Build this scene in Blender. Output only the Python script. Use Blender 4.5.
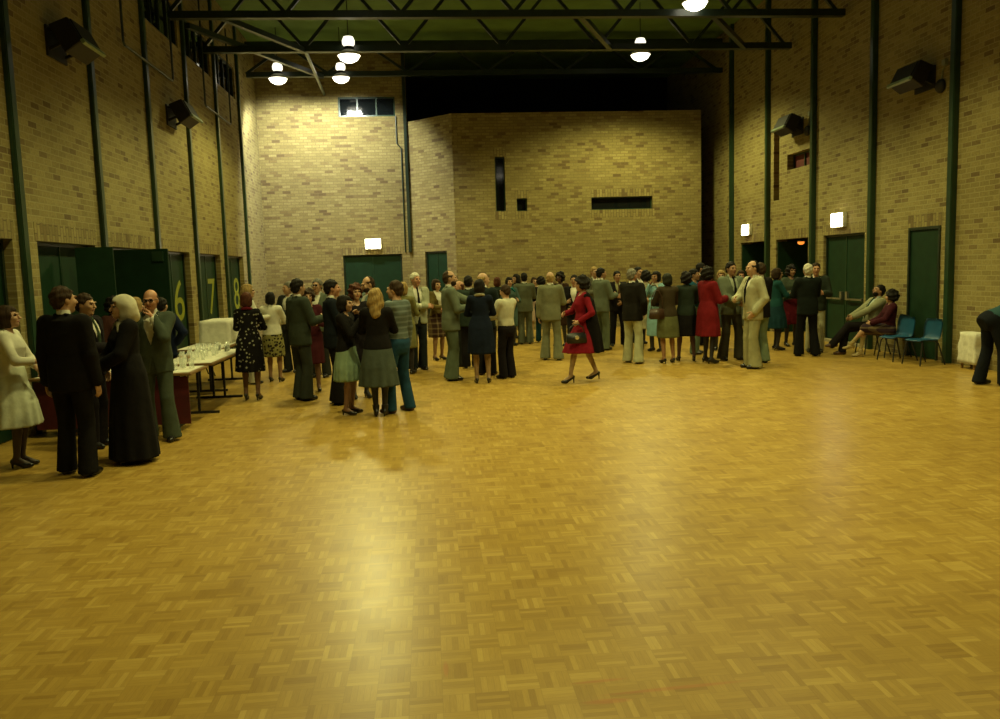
import bpy, bmesh, math, random
import numpy as np
from mathutils import Matrix, Vector
random.seed(7)
for _o in list(bpy.data.objects):
    bpy.data.objects.remove(_o, do_unlink=True)
SC = bpy.context.scene
COL = SC.collection

# ------------------------------------------------------------------ camera
CAM_H = 1.9
FPX, YAW, PITCH, ROLL = 828.962, -0.08521, -0.1094, -0.02994     # focal length in pixels of a 1000x719 frame
cam_d = bpy.data.cameras.new('camera')
cam_d.sensor_width = 36.0
cam_d.lens = FPX * 36.0 / 1000.0
cam_d.clip_start, cam_d.clip_end = 0.05, 200
cam = bpy.data.objects.new('camera', cam_d)
COL.objects.link(cam)
CAM_R = Matrix.Rotation(YAW, 3, 'Z') @ Matrix.Rotation(PITCH, 3, 'X') @ Matrix.Rotation(-ROLL, 3, 'Y')
cam.matrix_world = Matrix.Translation((0, 0, CAM_H)) @ (CAM_R @ Matrix.Rotation(math.pi / 2, 3, 'X')).to_4x4()
SC.camera = cam

# ------------------------------------------------------------------ world, exposure
W = bpy.data.worlds.new('night')
SC.world = W
W.use_nodes = True
W.node_tree.nodes['Background'].inputs[0].default_value = (0.55, 0.6, 0.4, 1)
W.node_tree.nodes['Background'].inputs[1].default_value = 0.006
SC.view_settings.view_transform = 'Standard'
SC.view_settings.look = 'None'
SC.view_settings.exposure = 0.0
SC.view_settings.gamma = 1.0
SC.view_settings.use_curve_mapping = False
LAMP_W = 1150.0
LAMP_C = (1.0, 0.93, 0.34)          # yellow lamps over the floor
LAMP_PALE = (0.97, 1.0, 0.84)      # paler lamps by the back wall

# ------------------------------------------------------------------ room measures (metres)
XL, XR, YB, YF = -4.966, 9.18, 26.52, -6.0
ZC = 8.75                      # ceiling
BAY_Y, BAY_X0, BAY_X1, BAY_Z = 25.2, 0.92, 8.5, 6.5
HD = 2.43                      # door head
ST = 2.614                     # post spacing
LP = [10.82 + ST * k for k in range(-1, 6)]
RP = [24.31 - ST * k for k in range(0, 6)]

def ray(u, v):
    return CAM_R @ Vector(((u - 500) / FPX, 1.0, (359.5 - v) / FPX))
def on_z(u, v, z=0.0):
    r = ray(u, v); t = (z - CAM_H) / r.z
    return Vector((r.x * t, r.y * t, z))
def on_y(u, v, y):
    r = ray(u, v); t = y / r.y
    return Vector((r.x * t, y, CAM_H + r.z * t))
def on_x(u, v, x):
    r = ray(u, v); t = x / r.x
    return Vector((x, r.y * t, CAM_H + r.z * t))
def to_px(p):
    d = CAM_R.transposed() @ (Vector(p) - Vector((0, 0, CAM_H)))
    return 500 + FPX * d.x / d.y, 359.5 - FPX * d.z / d.y

# ------------------------------------------------------------------ materials
MATS = {}
def nt(name):
    m = bpy.data.materials.new(name); m.use_nodes = True
    n = m.node_tree.nodes; l = m.node_tree.links
    return m, n, l, n['Principled BSDF']
def V3(c): return (c[0], c[1], c[2], 1.0)
def math_node(n, l, op, a, b=None, c=None):
    q = n.new('ShaderNodeMath'); q.operation = op
    for i, s in enumerate((a, b, c)):
        if s is None: continue
        if isinstance(s, (int, float)): q.inputs[i].default_value = s
        else: l.new(s, q.inputs[i])
    return q.outputs[0]
def mix_col(n, l, f, a, b, mode='MIX'):
    q = n.new('ShaderNodeMix'); q.data_type = 'RGBA'; q.blend_type = mode
    for idx, s in ((0, f), (6, a), (7, b)):
        if isinstance(s, (int, float)): q.inputs[idx].default_value = s
        elif isinstance(s, tuple): q.inputs[idx].default_value = V3(s)
        else: l.new(s, q.inputs[idx])
    return q.outputs[2]
def noise(n, l, vec, scale, detail=3.0, rough=0.5):
    q = n.new('ShaderNodeTexNoise'); q.inputs['Scale'].default_value = scale
    q.inputs['Detail'].default_value = detail; q.inputs['Roughness'].default_value = rough
    if vec is not None: l.new(vec, q.inputs['Vector'])
    return q.outputs['Fac']
def ramp(n, l, f, stops):
    q = n.new('ShaderNodeValToRGB')
    e = q.color_ramp.elements
    e[0].position, e[0].color = stops[0][0], V3(stops[0][1])
    e[1].position, e[1].color = stops[-1][0], V3(stops[-1][1])
    for p, c in stops[1:-1]:
        x = e.new(p); x.color = V3(c)
    l.new(f, q.inputs[0]); return q.outputs[0]
def bump(n, l, bs, h, strength=0.3, dist=0.01):
    q = n.new('ShaderNodeBump'); q.inputs['Strength'].default_value = strength
    q.inputs['Distance'].default_value = dist
    l.new(h, q.inputs['Height']); l.new(q.outputs[0], bs.inputs['Normal'])
def objco(n):
    return n.new('ShaderNodeTexCoord').outputs['Object']

def paint(name, col, rough=0.5, metal=0.0, var=0.25, scale=6.0, coat=0.0):
    if name in MATS: return MATS[name]
    m, n, l, b = nt(name)
    f = noise(n, l, objco(n), scale)
    c = ramp(n, l, f, [(0.3, tuple(x * (1 - var) for x in col)), (0.7, tuple(min(1, x * (1 + var)) for x in col))])
    l.new(c, b.inputs['Base Color'])
    b.inputs['Roughness'].default_value = rough; b.inputs['Metallic'].default_value = metal
    b.inputs['Coat Weight'].default_value = coat; b.inputs['Specular IOR Level'].default_value = 0.2 if name.startswith('green_door') else 0.5
    MATS[name] = m; return m

def glow(name, col, strength):
    if name in MATS: return MATS[name]
    m, n, l, b = nt(name)
    b.inputs['Base Color'].default_value = V3((0.8, 0.8, 0.7))
    b.inputs['Emission Color'].default_value = V3(col)
    b.inputs['Emission Strength'].default_value = strength
    MATS[name] = m; return m

def glass_mat(name, col, rough=0.02, ior=1.45):
    if name in MATS: return MATS[name]
    m, n, l, b = nt(name)
    f = noise(n, l, objco(n), 20.0)
    b.inputs['Base Color'].default_value = V3(col)
    b.inputs['Transmission Weight'].default_value = 1.0
    l.new(math_node(n, l, 'MULTIPLY_ADD', f, 0.03, rough), b.inputs['Roughness'])
    b.inputs['IOR'].default_value = ior
    MATS[name] = m; return m

def brick(name, ax, mortar=(0.29, 0.25, 0.11), upright=False):
    """yellow-brown stretcher bond; ax picks the horizontal world axis of the wall (X, Y or the 45 degree chamfer)"""
    m, n, l, b = nt(name)
    g = n.new('ShaderNodeNewGeometry'); s = n.new('ShaderNodeSeparateXYZ')
    l.new(g.outputs['Position'], s.inputs[0])
    u = {'X': s.outputs[0], 'Y': s.outputs[1]}.get(ax)
    if ax == 'D': u = math_node(n, l, 'MULTIPLY', math_node(n, l, 'SUBTRACT', s.outputs[0], s.outputs[1]), 0.7071)
    c = n.new('ShaderNodeCombineXYZ'); l.new(u, c.inputs[1 if upright else 0]); l.new(s.outputs[2], c.inputs[0 if upright else 1])
    t = n.new('ShaderNodeTexBrick')
    l.new(c.outputs[0], t.inputs['Vector'])
    t.inputs['Scale'].default_value = 1.0
    t.inputs['Brick Width'].default_value = 0.24; t.inputs['Row Height'].default_value = 0.086
    t.inputs['Mortar Size'].default_value = 0.0085; t.inputs['Mortar Smooth'].default_value = 0.3
    t.inputs['Bias'].default_value = 0.0
    t.inputs['Color1'].default_value = V3((0.0, 0, 0)); t.inputs['Color2'].default_value = V3((1, 1, 1))
    t.inputs['Mortar'].default_value = V3((0.5, 0.5, 0.5))
    tone = ramp(n, l, t.outputs['Color'], [(0.0, (0.125, 0.085, 0.03)), (0.08, (0.19, 0.14, 0.05)), (0.25, (0.235, 0.192, 0.066)), (0.75, (0.275, 0.23, 0.082)), (1.0, (0.31, 0.265, 0.10))])
    big = noise(n, l, c.outputs[0], 0.9, 4.0)
    fine = noise(n, l, c.outputs[0], 28.0, 4.0)
    col = mix_col(n, l, 0.55, tone, ramp(n, l, fine, [(0.3, (0.55, 0.5, 0.45)), (0.7, (1.1, 1.05, 1.0))]), 'MULTIPLY')
    col = mix_col(n, l, 0.5, col, ramp(n, l, big, [(0.3, (0.8, 0.78, 0.72)), (0.7, (1.1, 1.1, 1.1))]), 'MULTIPLY')
    col = mix_col(n, l, t.outputs['Fac'], col, mortar)
    l.new(col, b.inputs['Base Color'])
    b.inputs['Roughness'].default_value = 0.85
    h = math_node(n, l, 'MULTIPLY_ADD', fine, 0.3, math_node(n, l, 'SUBTRACT', 1.0, t.outputs['Fac']))
    bump(n, l, b, h, 0.6, 0.006)
    MATS[name] = m; return m

def parquet():
    m, n, l, b = nt('parquet')
    g = n.new('ShaderNodeNewGeometry'); s = n.new('ShaderNodeSeparateXYZ')
    l.new(g.outputs['Position'], s.inputs[0])
    T = 0.148
    M = lambda op, a, bb=None, c=None: math_node(n, l, op, a, bb, c)
    px, py = M('DIVIDE', s.outputs[0], T), M('DIVIDE', s.outputs[1], T)
    cx, cy = M('FLOOR', px), M('FLOOR', py)
    fx, fy = M('SUBTRACT', px, cx), M('SUBTRACT', py, cy)
    par = M('FLOORED_MODULO', M('ADD', cx, cy), 2.0)
    # across = the coordinate the five fingers are counted along
    ac = M('ADD', M('MULTIPLY', par, fx), M('MULTIPLY', M('SUBTRACT', 1.0, par), fy))
    al = M('ADD', M('MULTIPLY', par, fy), M('MULTIPLY', M('SUBTRACT', 1.0, par), fx))
    f5 = M('MULTIPLY', ac, 5.0); fi = M('FLOOR', f5)
    cv = n.new('ShaderNodeCombineXYZ'); l.new(cx, cv.inputs[0]); l.new(cy, cv.inputs[1]); l.new(fi, cv.inputs[2])
    wn = n.new('ShaderNodeTexWhiteNoise'); wn.noise_dimensions = '3D'; l.new(cv.outputs[0], wn.inputs['Vector'])
    cv2 = n.new('ShaderNodeCombineXYZ'); l.new(cx, cv2.inputs[0]); l.new(cy, cv2.inputs[1]); cv2.inputs[2].default_value = 9.0
    wn2 = n.new('ShaderNodeTexWhiteNoise'); wn2.noise_dimensions = '3D'; l.new(cv2.outputs[0], wn2.inputs['Vector'])
    tone = M('ADD', M('MULTIPLY', wn.outputs['Value'], 0.62), M('MULTIPLY', wn2.outputs['Value'], 0.38))
    col = ramp(n, l, tone, [(0.08, (0.31, 0.185, 0.034)), (0.35, (0.375, 0.235, 0.046)), (0.65, (0.42, 0.27, 0.056)), (0.92, (0.50, 0.34, 0.085))])
    gv = n.new('ShaderNodeCombineXYZ'); l.new(M('MULTIPLY', f5, 3.0), gv.inputs[0]); l.new(M('MULTIPLY', al, 1.2), gv.inputs[1]); l.new(M('MULTIPLY', wn.outputs['Value'], 50.0), gv.inputs[2])
    gr = noise(n, l, gv.outputs[0], 2.0, 4.0)
    col = mix_col(n, l, 0.35, col, ramp(n, l, gr, [(0.3, (0.7, 0.65, 0.55)), (0.7, (1.15, 1.15, 1.15))]), 'MULTIPLY')
    big = noise(n, l, g.outputs['Position'], 0.45, 5.0)
    col = mix_col(n, l, 0.5, col, ramp(n, l, big, [(0.3, (0.78, 0.74, 0.66)), (0.7, (1.12, 1.12, 1.12))]), 'MULTIPLY')
    # thin joints between fingers and between squares
    e1 = M('SUBTRACT', 0.5, M('ABSOLUTE', M('SUBTRACT', M('FRACT', f5), 0.5)))
    e2 = M('SUBTRACT', 0.5, M('ABSOLUTE', M('SUBTRACT', al, 0.5)))
    j = M('MAXIMUM', M('LESS_THAN', e1, 0.035), M('LESS_THAN', e2, 0.008))
    col = mix_col(n, l, M('MULTIPLY', j, 0.28), col, (0.12, 0.06, 0.015))
    # faded red scuffs left on the boards
    for (x, y, a, w, ang) in ((1.05, 3.47, 0.30, 0.014, 0.05), (0.72, 3.40, 0.10, 0.02, 0.0), (0.72, 3.58, 0.12, 0.012, 0.05), (0.02, 3.80, 0.012, 0.07, 0.0)):
        dx, dy = M('SUBTRACT', s.outputs[0], x), M('SUBTRACT', s.outputs[1], y)
        ca, sa = math.cos(ang), math.sin(ang)
        qx = M('DIVIDE', M('ADD', M('MULTIPLY', dx, ca), M('MULTIPLY', dy, sa)), a)
        qy = M('DIVIDE', M('SUBTRACT', M('MULTIPLY', dy, ca), M('MULTIPLY', dx, sa)), w)
        r = M('SQRT', M('ADD', M('POWER', M('ABSOLUTE', qx), 2.0), M('POWER', M('ABSOLUTE', qy), 2.0)))
        f = M('MULTIPLY', M('SMOOTH_MIN', M('MAXIMUM', M('SUBTRACT', 1.3, r), 0.0), 0.6, 0.2), 0.75)
        col = mix_col(n, l, f, col, (0.42, 0.12, 0.035))
    l.new(col, b.inputs['Base Color'])
    scuff = noise(n, l, g.outputs['Position'], 2.2, 6.0, 0.65)
    l.new(M('MULTIPLY_ADD', scuff, 0.14, 0.25), b.inputs['Roughness'])
    b.inputs['Specular IOR Level'].default_value = 0.5
    h = M('ADD', M('MULTIPLY', wn.outputs['Value'], 0.5), M('MULTIPLY', j, -1.0))
    bump(n, l, b, h, 0.05, 0.002)
    MATS['parquet'] = m; return m

CLOTH = {}
def cloth(col, pat=None, rough=0.9):
    key = (tuple(round(c, 4) for c in col), pat)
    if key in CLOTH: return CLOTH[key]
    m, n, l, b = nt('cloth')
    o = objco(n)
    f = noise(n, l, o, 9.0, 4.0)
    c = ramp(n, l, f, [(0.3, tuple(x * 0.85 for x in col)), (0.7, tuple(min(1, x * 1.12) for x in col))])
    if pat == 'tweed':
        f2 = noise(n, l, o, 120.0, 2.0)
        c = mix_col(n, l, 0.6, c, ramp(n, l, f2, [(0.35, (0.6, 0.6, 0.6)), (0.65, (1.3, 1.3, 1.3))]), 'MULTIPLY')
    elif pat == 'floral':
        v = n.new('ShaderNodeTexVoronoi'); v.inputs['Scale'].default_value = 17.0; l.new(o, v.inputs['Vector'])
        d = noise(n, l, o, 40.0, 2.0)
        k = math_node(n, l, 'LESS_THAN', math_node(n, l, 'ADD', v.outputs['Distance'], math_node(n, l, 'MULTIPLY', d, 0.3)), 0.40)
        c = mix_col(n, l, k, c, (0.30, 0.30, 0.22))
    elif pat == 'leafy':
        v = n.new('ShaderNodeTexVoronoi'); v.inputs['Scale'].default_value = 20.0; l.new(o, v.inputs['Vector'])
        d = noise(n, l, o, 30.0, 2.0)
        k = math_node(n, l, 'LESS_THAN', math_node(n, l, 'ADD', v.outputs['Distance'], math_node(n, l, 'MULTIPLY', d, 0.4)), 0.62)
        c = mix_col(n, l, k, c, (0.02, 0.016, 0.014))
    elif pat == 'plaid':
        w = []
        for ax in (0, 2):
            sp = n.new('ShaderNodeSeparateXYZ'); l.new(o, sp.inputs[0])
            fr = math_node(n, l, 'FRACT', math_node(n, l, 'MULTIPLY', sp.outputs[ax], 9.0))
            w.append(math_node(n, l, 'LESS_THAN', fr, 0.28))
        c = mix_col(n, l, math_node(n, l, 'MULTIPLY', math_node(n, l, 'ADD', w[0], w[1]), 0.4), c, (0.20, 0.15, 0.08))
    elif pat == 'stripe':
        sp = n.new('ShaderNodeSeparateXYZ'); l.new(o, sp.inputs[0])
        fr = math_node(n, l, 'FRACT', math_node(n, l, 'MULTIPLY', sp.outputs[2], 14.0))
        c = mix_col(n, l, math_node(n, l, 'LESS_THAN', fr, 0.35), c, (0.14, 0.17, 0.17))
    l.new(c, b.inputs['Base Color'])
    b.inputs['Roughness'].default_value = rough
    b.inputs['Specular IOR Level'].default_value = 0.08
    fold = noise(n, l, o, 7.0, 3.0)
    bump(n, l, b, fold, 0.5, 0.03)
    CLOTH[key] = m; return m

def hair_mat(col):
    key = ('hair', col)
    if key in CLOTH: return CLOTH[key]
    m, n, l, b = nt('hair')
    w = n.new('ShaderNodeTexNoise'); w.inputs['Scale'].default_value = 60.0; w.inputs['Detail'].default_value = 3.0
    mp = n.new('ShaderNodeMapping'); mp.inputs['Scale'].default_value = (1, 1, 0.15)
    l.new(objco(n), mp.inputs[0]); l.new(mp.outputs[0], w.inputs['Vector'])
    c = ramp(n, l, w.outputs['Fac'], [(0.3, tuple(x * 0.6 for x in col)), (0.7, tuple(min(1, x * 1.35) for x in col))])
    l.new(c, b.inputs['Base Color']); b.inputs['Roughness'].default_value = 0.7; b.inputs['Specular IOR Level'].default_value = 0.15
    bump(n, l, b, w.outputs['Fac'], 0.6, 0.01)
    CLOTH[key] = m; return m

def skin_mat(name, col):
    if name in MATS: return MATS[name]
    m, n, l, b = nt(name)
    f = noise(n, l, objco(n), 14.0)
    l.new(ramp(n, l, f, [(0.3, tuple(x * 0.86 for x in col)), (0.7, tuple(x * 1.1 for x in col))]), b.inputs['Base Color'])
    b.inputs['Roughness'].default_value = 0.55
    MATS[name] = m; return m

DARK_JOINT = (0.15, 0.115, 0.045)
M_BX, M_BY, M_BD = brick('brick_facing_camera', 'X', DARK_JOINT), brick('brick_side', 'Y'), brick('brick_chamfer', 'D', DARK_JOINT)
M_SX, M_SY = brick('upright_brick_facing_camera', 'X', (0.10, 0.075, 0.03), True), brick('upright_brick_side', 'Y', (0.12, 0.09, 0.035), True)
M_GREEN = paint('green_door_paint', (0.007, 0.028, 0.012), 0.55, var=0.15)
M_GREEN2 = paint('green_post_paint', (0.014, 0.040, 0.020), 0.3, var=0.15)
M_DARKG = paint('dark_green_steel', (0.012, 0.022, 0.012), 0.35, var=0.2)
M_BLACK = paint('black_paint', (0.008, 0.008, 0.008), 0.6)
M_CEIL = paint('green_roof_lining', (0.11, 0.20, 0.05), 0.8, var=0.2, scale=1.5)
M_STEEL = paint('brushed_steel', (0.4, 0.4, 0.36), 0.3, 0.9)
M_WHITE = paint('white_enamel', (0.7, 0.7, 0.62), 0.4)
M_NUM = paint('yellow_numeral_paint', (0.22, 0.24, 0.015), 0.5, var=0.1)
M_VOID_SHADE = paint('void_shade_dark', (0.010, 0.008, 0.007), 0.9)  # near-black colour stands in for shade on the unlit loft brick
M_RED = paint('dark_red_board', (0.07, 0.004, 0.007), 0.6)
M_WOOD = paint('table_edge_wood', (0.20, 0.11, 0.035), 0.45)
M_BLUE = paint('blue_plastic', (0.018, 0.12, 0.25), 0.38, var=0.1)
M_CLOTHW = cloth((0.62, 0.60, 0.50))
M_SHOEB = paint('black_shoe_leather', (0.008, 0.007, 0.007), 0.35)
M_SHOEBR = paint('brown_shoe_leather', (0.07, 0.03, 0.015), 0.4)
M_EYE = paint('eye_dark', (0.02, 0.015, 0.01), 0.2)
M_LIP = paint('lip', (0.30, 0.10, 0.07), 0.5)
def thin_glass(name):
    m, n, l, b = nt(name)
    b.inputs['Base Color'].default_value = V3((0.85, 0.88, 0.8)); b.inputs['Roughness'].default_value = 0.08
    lw = n.new('ShaderNodeLayerWeight'); lw.inputs['Blend'].default_value = 0.45
    l.new(math_node(n, l, 'MULTIPLY_ADD', lw.outputs['Facing'], 0.6, 0.10), b.inputs['Alpha'])
    MATS[name] = m; return m
M_GLASS = thin_glass('clear_glass')
M_AMBER = paint('amber_drink', (0.42, 0.19, 0.02), 0.1)
M_DRINKR = paint('red_drink', (0.25, 0.02, 0.02), 0.1)
M_PANE = paint('dark_window_pane', (0.006, 0.008, 0.009), 0.06, var=0.1)
parquet()

# ------------------------------------------------------------------ mesh helpers
def obj(name, data, mats, parent=None, loc=(0, 0, 0)):
    """data = (verts, faces[, material index list]) or a bmesh; links ONE mesh object"""
    me = bpy.data.meshes.new(name)
    smooth = True
    if isinstance(data, bmesh.types.BMesh):
        data.normal_update()
        data.to_mesh(me); data.free(); smooth = False
    else:
        v, f = data[0], data[1]
        me.from_pydata([tuple(map(float, p)) for p in v] if not isinstance(v, np.ndarray) else v.tolist(), [], f if isinstance(f, list) else f.tolist())
        if len(data) > 2:
            me.polygons.foreach_set('material_index', np.asarray(data[2], dtype=np.int32))
    for m in (mats if isinstance(mats, (list, tuple)) else [mats]):
        me.materials.append(m)
    if smooth:
        me.polygons.foreach_set('use_smooth', np.ones(len(me.polygons), dtype=bool))
    o = bpy.data.objects.new(name, me)
    o.location = loc
    COL.objects.link(o)
    if parent is not None: o.parent = parent
    return o
def smooth(o, on=True, angle=None):
    for p in o.data.polygons: p.use_smooth = on
    return o
def tag(o, label, cat, group=None):
    o['label'] = label; o['category'] = cat
    if group: o['group'] = group
    return o
def thing(name, label, cat, loc=(0, 0, 0), rz=0.0, group=None):
    o = bpy.data.objects.new(name, None); COL.objects.link(o)
    o.empty_display_size = 0.1
    o.location = loc; o.rotation_euler = (0, 0, rz)
    return tag(o, label, cat, group)
def struct(name, data, mats, parent=None):
    o = obj(name, data, mats, parent)
    if parent is None: o['kind'] = 'structure'
    return o
def bm_box(bm, c, s, rot=None):
    r = bmesh.ops.create_cube(bm, size=1.0)
    M = Matrix.Translation(c) @ (rot.to_4x4() if rot is not None else Matrix()) @ Matrix.Diagonal((s[0], s[1], s[2], 1))
    bmesh.ops.transform(bm, matrix=M, verts=r['verts'])
    return r['verts']
def box(lo, hi, bevel=0.0):
    bm = bmesh.new()
    bm_box(bm, [(a + b) / 2 for a, b in zip(lo, hi)], [b - a for a, b in zip(lo, hi)])
    if bevel > 0:
        bmesh.ops.bevel(bm, geom=bm.edges[:], offset=bevel, segments=2, affect='EDGES')
    return bm
def bar(bm, a, b, w, h=None):
    a, b = Vector(a), Vector(b); d = b - a; L = d.length
    q = d.to_track_quat('Z', 'Y')
    bm_box(bm, (a + b) / 2, (w, h or w, L), q.to_matrix())
def tube_bm(bm, pts, r, seg=10, cap=True):
    rings = []
    pts = [Vector(p) for p in pts]
    up = None
    for i, p in enumerate(pts):
        d = (pts[min(i + 1, len(pts) - 1)] - pts[max(i - 1, 0)]).normalized()
        if up is None:
            up = Vector((0, 0, 1)) if abs(d.z) < 0.9 else Vector((1, 0, 0))
        x = d.cross(up).normalized(); up = x.cross(d).normalized()
        rr = r[i] if isinstance(r, (list, tuple)) else r
        rings.append([bm.verts.new(p + rr * (math.cos(t) * x + math.sin(t) * up)) for t in [2 * math.pi * k / seg for k in range(seg)]])
    for a, b in zip(rings, rings[1:]):
        for k in range(seg):
            bm.faces.new((a[k], a[(k + 1) % seg], b[(k + 1) % seg], b[k]))
    if cap:
        bm.faces.new(rings[0][::-1]); bm.faces.new(rings[-1])
    bmesh.ops.recalc_face_normals(bm, faces=bm.faces[:])
def lathe(prof, seg=24, c=(0, 0, 0)):
    bm = bmesh.new(); rings = []
    for r, z in prof:
        if r < 1e-5: rings.append([bm.verts.new((c[0], c[1], c[2] + z))])
        else: rings.append([bm.verts.new((c[0] + r * math.cos(2 * math.pi * k / seg), c[1] + r * math.sin(2 * math.pi * k / seg), c[2] + z)) for k in range(seg)])
    for a, b in zip(rings, rings[1:]):
        for k in range(seg):
            q = [a[k % len(a)], a[(k + 1) % len(a)], b[(k + 1) % len(b)], b[k % len(b)]]
            u = []
            for v in q:
                if v not in u: u.append(v)
            if len(u) > 2:
                try: bm.faces.new(u)
                except ValueError: pass
    bmesh.ops.recalc_face_normals(bm, faces=bm.faces[:])
    return bm
# ------------------------------------------------------------------ room shell
def wall_mesh(P, u0, u1, z0, z1, holes, thick):
    """P(u, z, d) -> point; d = depth into the wall. holes = (ua, ub, za, zb)"""
    us = sorted(set([u0, u1] + [h[i] for h in holes for i in (0, 1)]))
    zs = sorted(set([z0, z1] + [h[i] for h in holes for i in (2, 3)]))
    inside = lambda u, z: any(h[0] < u < h[1] and h[2] < z < h[3] for h in holes) or not (u0 < u < u1 and z0 < z < z1)
    v, f = [], []
    def quad(*ps):
        i = len(v); v.extend([tuple(p) for p in ps]); f.append((i, i + 1, i + 2, i + 3))
    for a, b in zip(us, us[1:]):
        for c, d in zip(zs, zs[1:]):
            um, zm = (a + b) / 2, (c + d) / 2
            if inside(um, zm): continue
            quad(P(a, c, 0), P(b, c, 0), P(b, d, 0), P(a, d, 0))
            quad(P(a, c, thick), P(a, d, thick), P(b, d, thick), P(b, c, thick))
            e = 1e-4
            if inside(a - e, zm): quad(P(a, c, 0), P(a, d, 0), P(a, d, thick), P(a, c, thick))
            if inside(b + e, zm): quad(P(b, c, 0), P(b, c, thick), P(b, d, thick), P(b, d, 0))
            if inside(um, c - e): quad(P(a, c, 0), P(a, c, thick), P(b, c, thick), P(b, c, 0))
            if inside(um, d + e): quad(P(a, d, 0), P(b, d, 0), P(b, d, thick), P(a, d, thick))
    return v, f
def flat(o):
    for p in o.data.polygons: p.use_smooth = False
    return o
TH = 0.3
LDOORS = [(8.85, 10.60), (11.24, 13.14), (13.85, 15.62), (16.40, 18.16), (18.98, 20.80), (21.52, 23.36)]
LWIN = [(16.30, 18.40), (18.92, 21.02), (21.54, 23.64)]
flat(struct('wall_left', wall_mesh(lambda u, z, d: (XL - d, u, z), YF, YB + TH, 0, ZC,
     [(a, b, 0, HD) for a, b in LDOORS] + [(a, b, 6.66, 7.5) for a, b in LWIN], TH), M_BY))
RDOORS = [(22.0, 23.72), (19.40, 21.24), (16.80, 18.62)]
RWIN = [(19.36, 20.60, 4.14, 4.52), (21.08, 21.42, 3.45, 5.36)]
flat(struct('wall_right', wall_mesh(lambda u, z, d: (XR + d, u, z), YF, 31.0, 0, ZC,
     [(a, b, 0, HD) for a, b in RDOORS] + RWIN + [(14.2, 15.18, 0, 2.43)], TH), M_BY))
BWIN = (-2.50, -0.76, 6.68, 7.28); BDOOR = (-2.58, -0.74)
CHX = -0.41
flat(struct('wall_back', wall_mesh(lambda u, z, d: (u, YB + d, z), XL, CHX, 0, ZC, [(BDOOR[0], BDOOR[1], 0, 2.45), BWIN], TH), M_BX))
BWINS = [(2.17, 2.47, 3.61, 5.22), (2.80, 3.12, 3.60, 3.98), (5.08, 6.98, 3.58, 3.96)]
flat(struct('wall_bay', wall_mesh(lambda u, z, d: (u, BAY_Y + d, z), BAY_X0, BAY_X1, 0, BAY_Z, BWINS, TH), M_BX))
CH = (BAY_X0 - CHX, BAY_Y - YB); CHL = math.hypot(*CH); CD = (CH[0] / CHL, CH[1] / CHL); CN = (-CD[1], CD[0])   # CN points into the bay
CHP = lambda u, z, d: (CHX + CD[0] * u + CN[0] * d, YB + CD[1] * u + CN[1] * d, z)
CDOOR = (0.56, 1.50)
flat(struct('wall_chamfer', wall_mesh(CHP, 0, CHL, 0, BAY_Z, [(CDOOR[0], CDOOR[1], 0, 2.48)], 0.2), M_BD))
flat(struct('wall_bay_side', box((BAY_X1 - TH, BAY_Y + TH, 0), (BAY_X1, 31, BAY_Z)), M_BY))
flat(struct('ceiling_bay', box((BAY_X0 + 0.02, BAY_Y + TH + 0.01, BAY_Z - 0.3), (BAY_X1 - TH - 0.01, 30.98, BAY_Z - 0.05)), M_VOID_SHADE))
flat(struct('wall_loft', box((CHX - 0.3, 31, 0), (XR + TH, 31.3, ZC)), M_VOID_SHADE))
flat(struct('wall_loft_side', box((CHX - 0.32, YB + TH + 0.02, BAY_Z), (CHX - 0.02, 31, ZC)), M_VOID_SHADE))
flat(struct('wall_front', box((XL, YF - TH, 0), (XR, YF, ZC)), M_BX))
flat(struct('floor', box((XL - 3, YF, -0.2), (XR + 3, 31, 0)), MATS['parquet']))
flat(struct('ceiling', box((XL - TH, YF - TH, ZC), (XR + TH, 31.3, ZC + 0.2)), M_CEIL))

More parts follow.
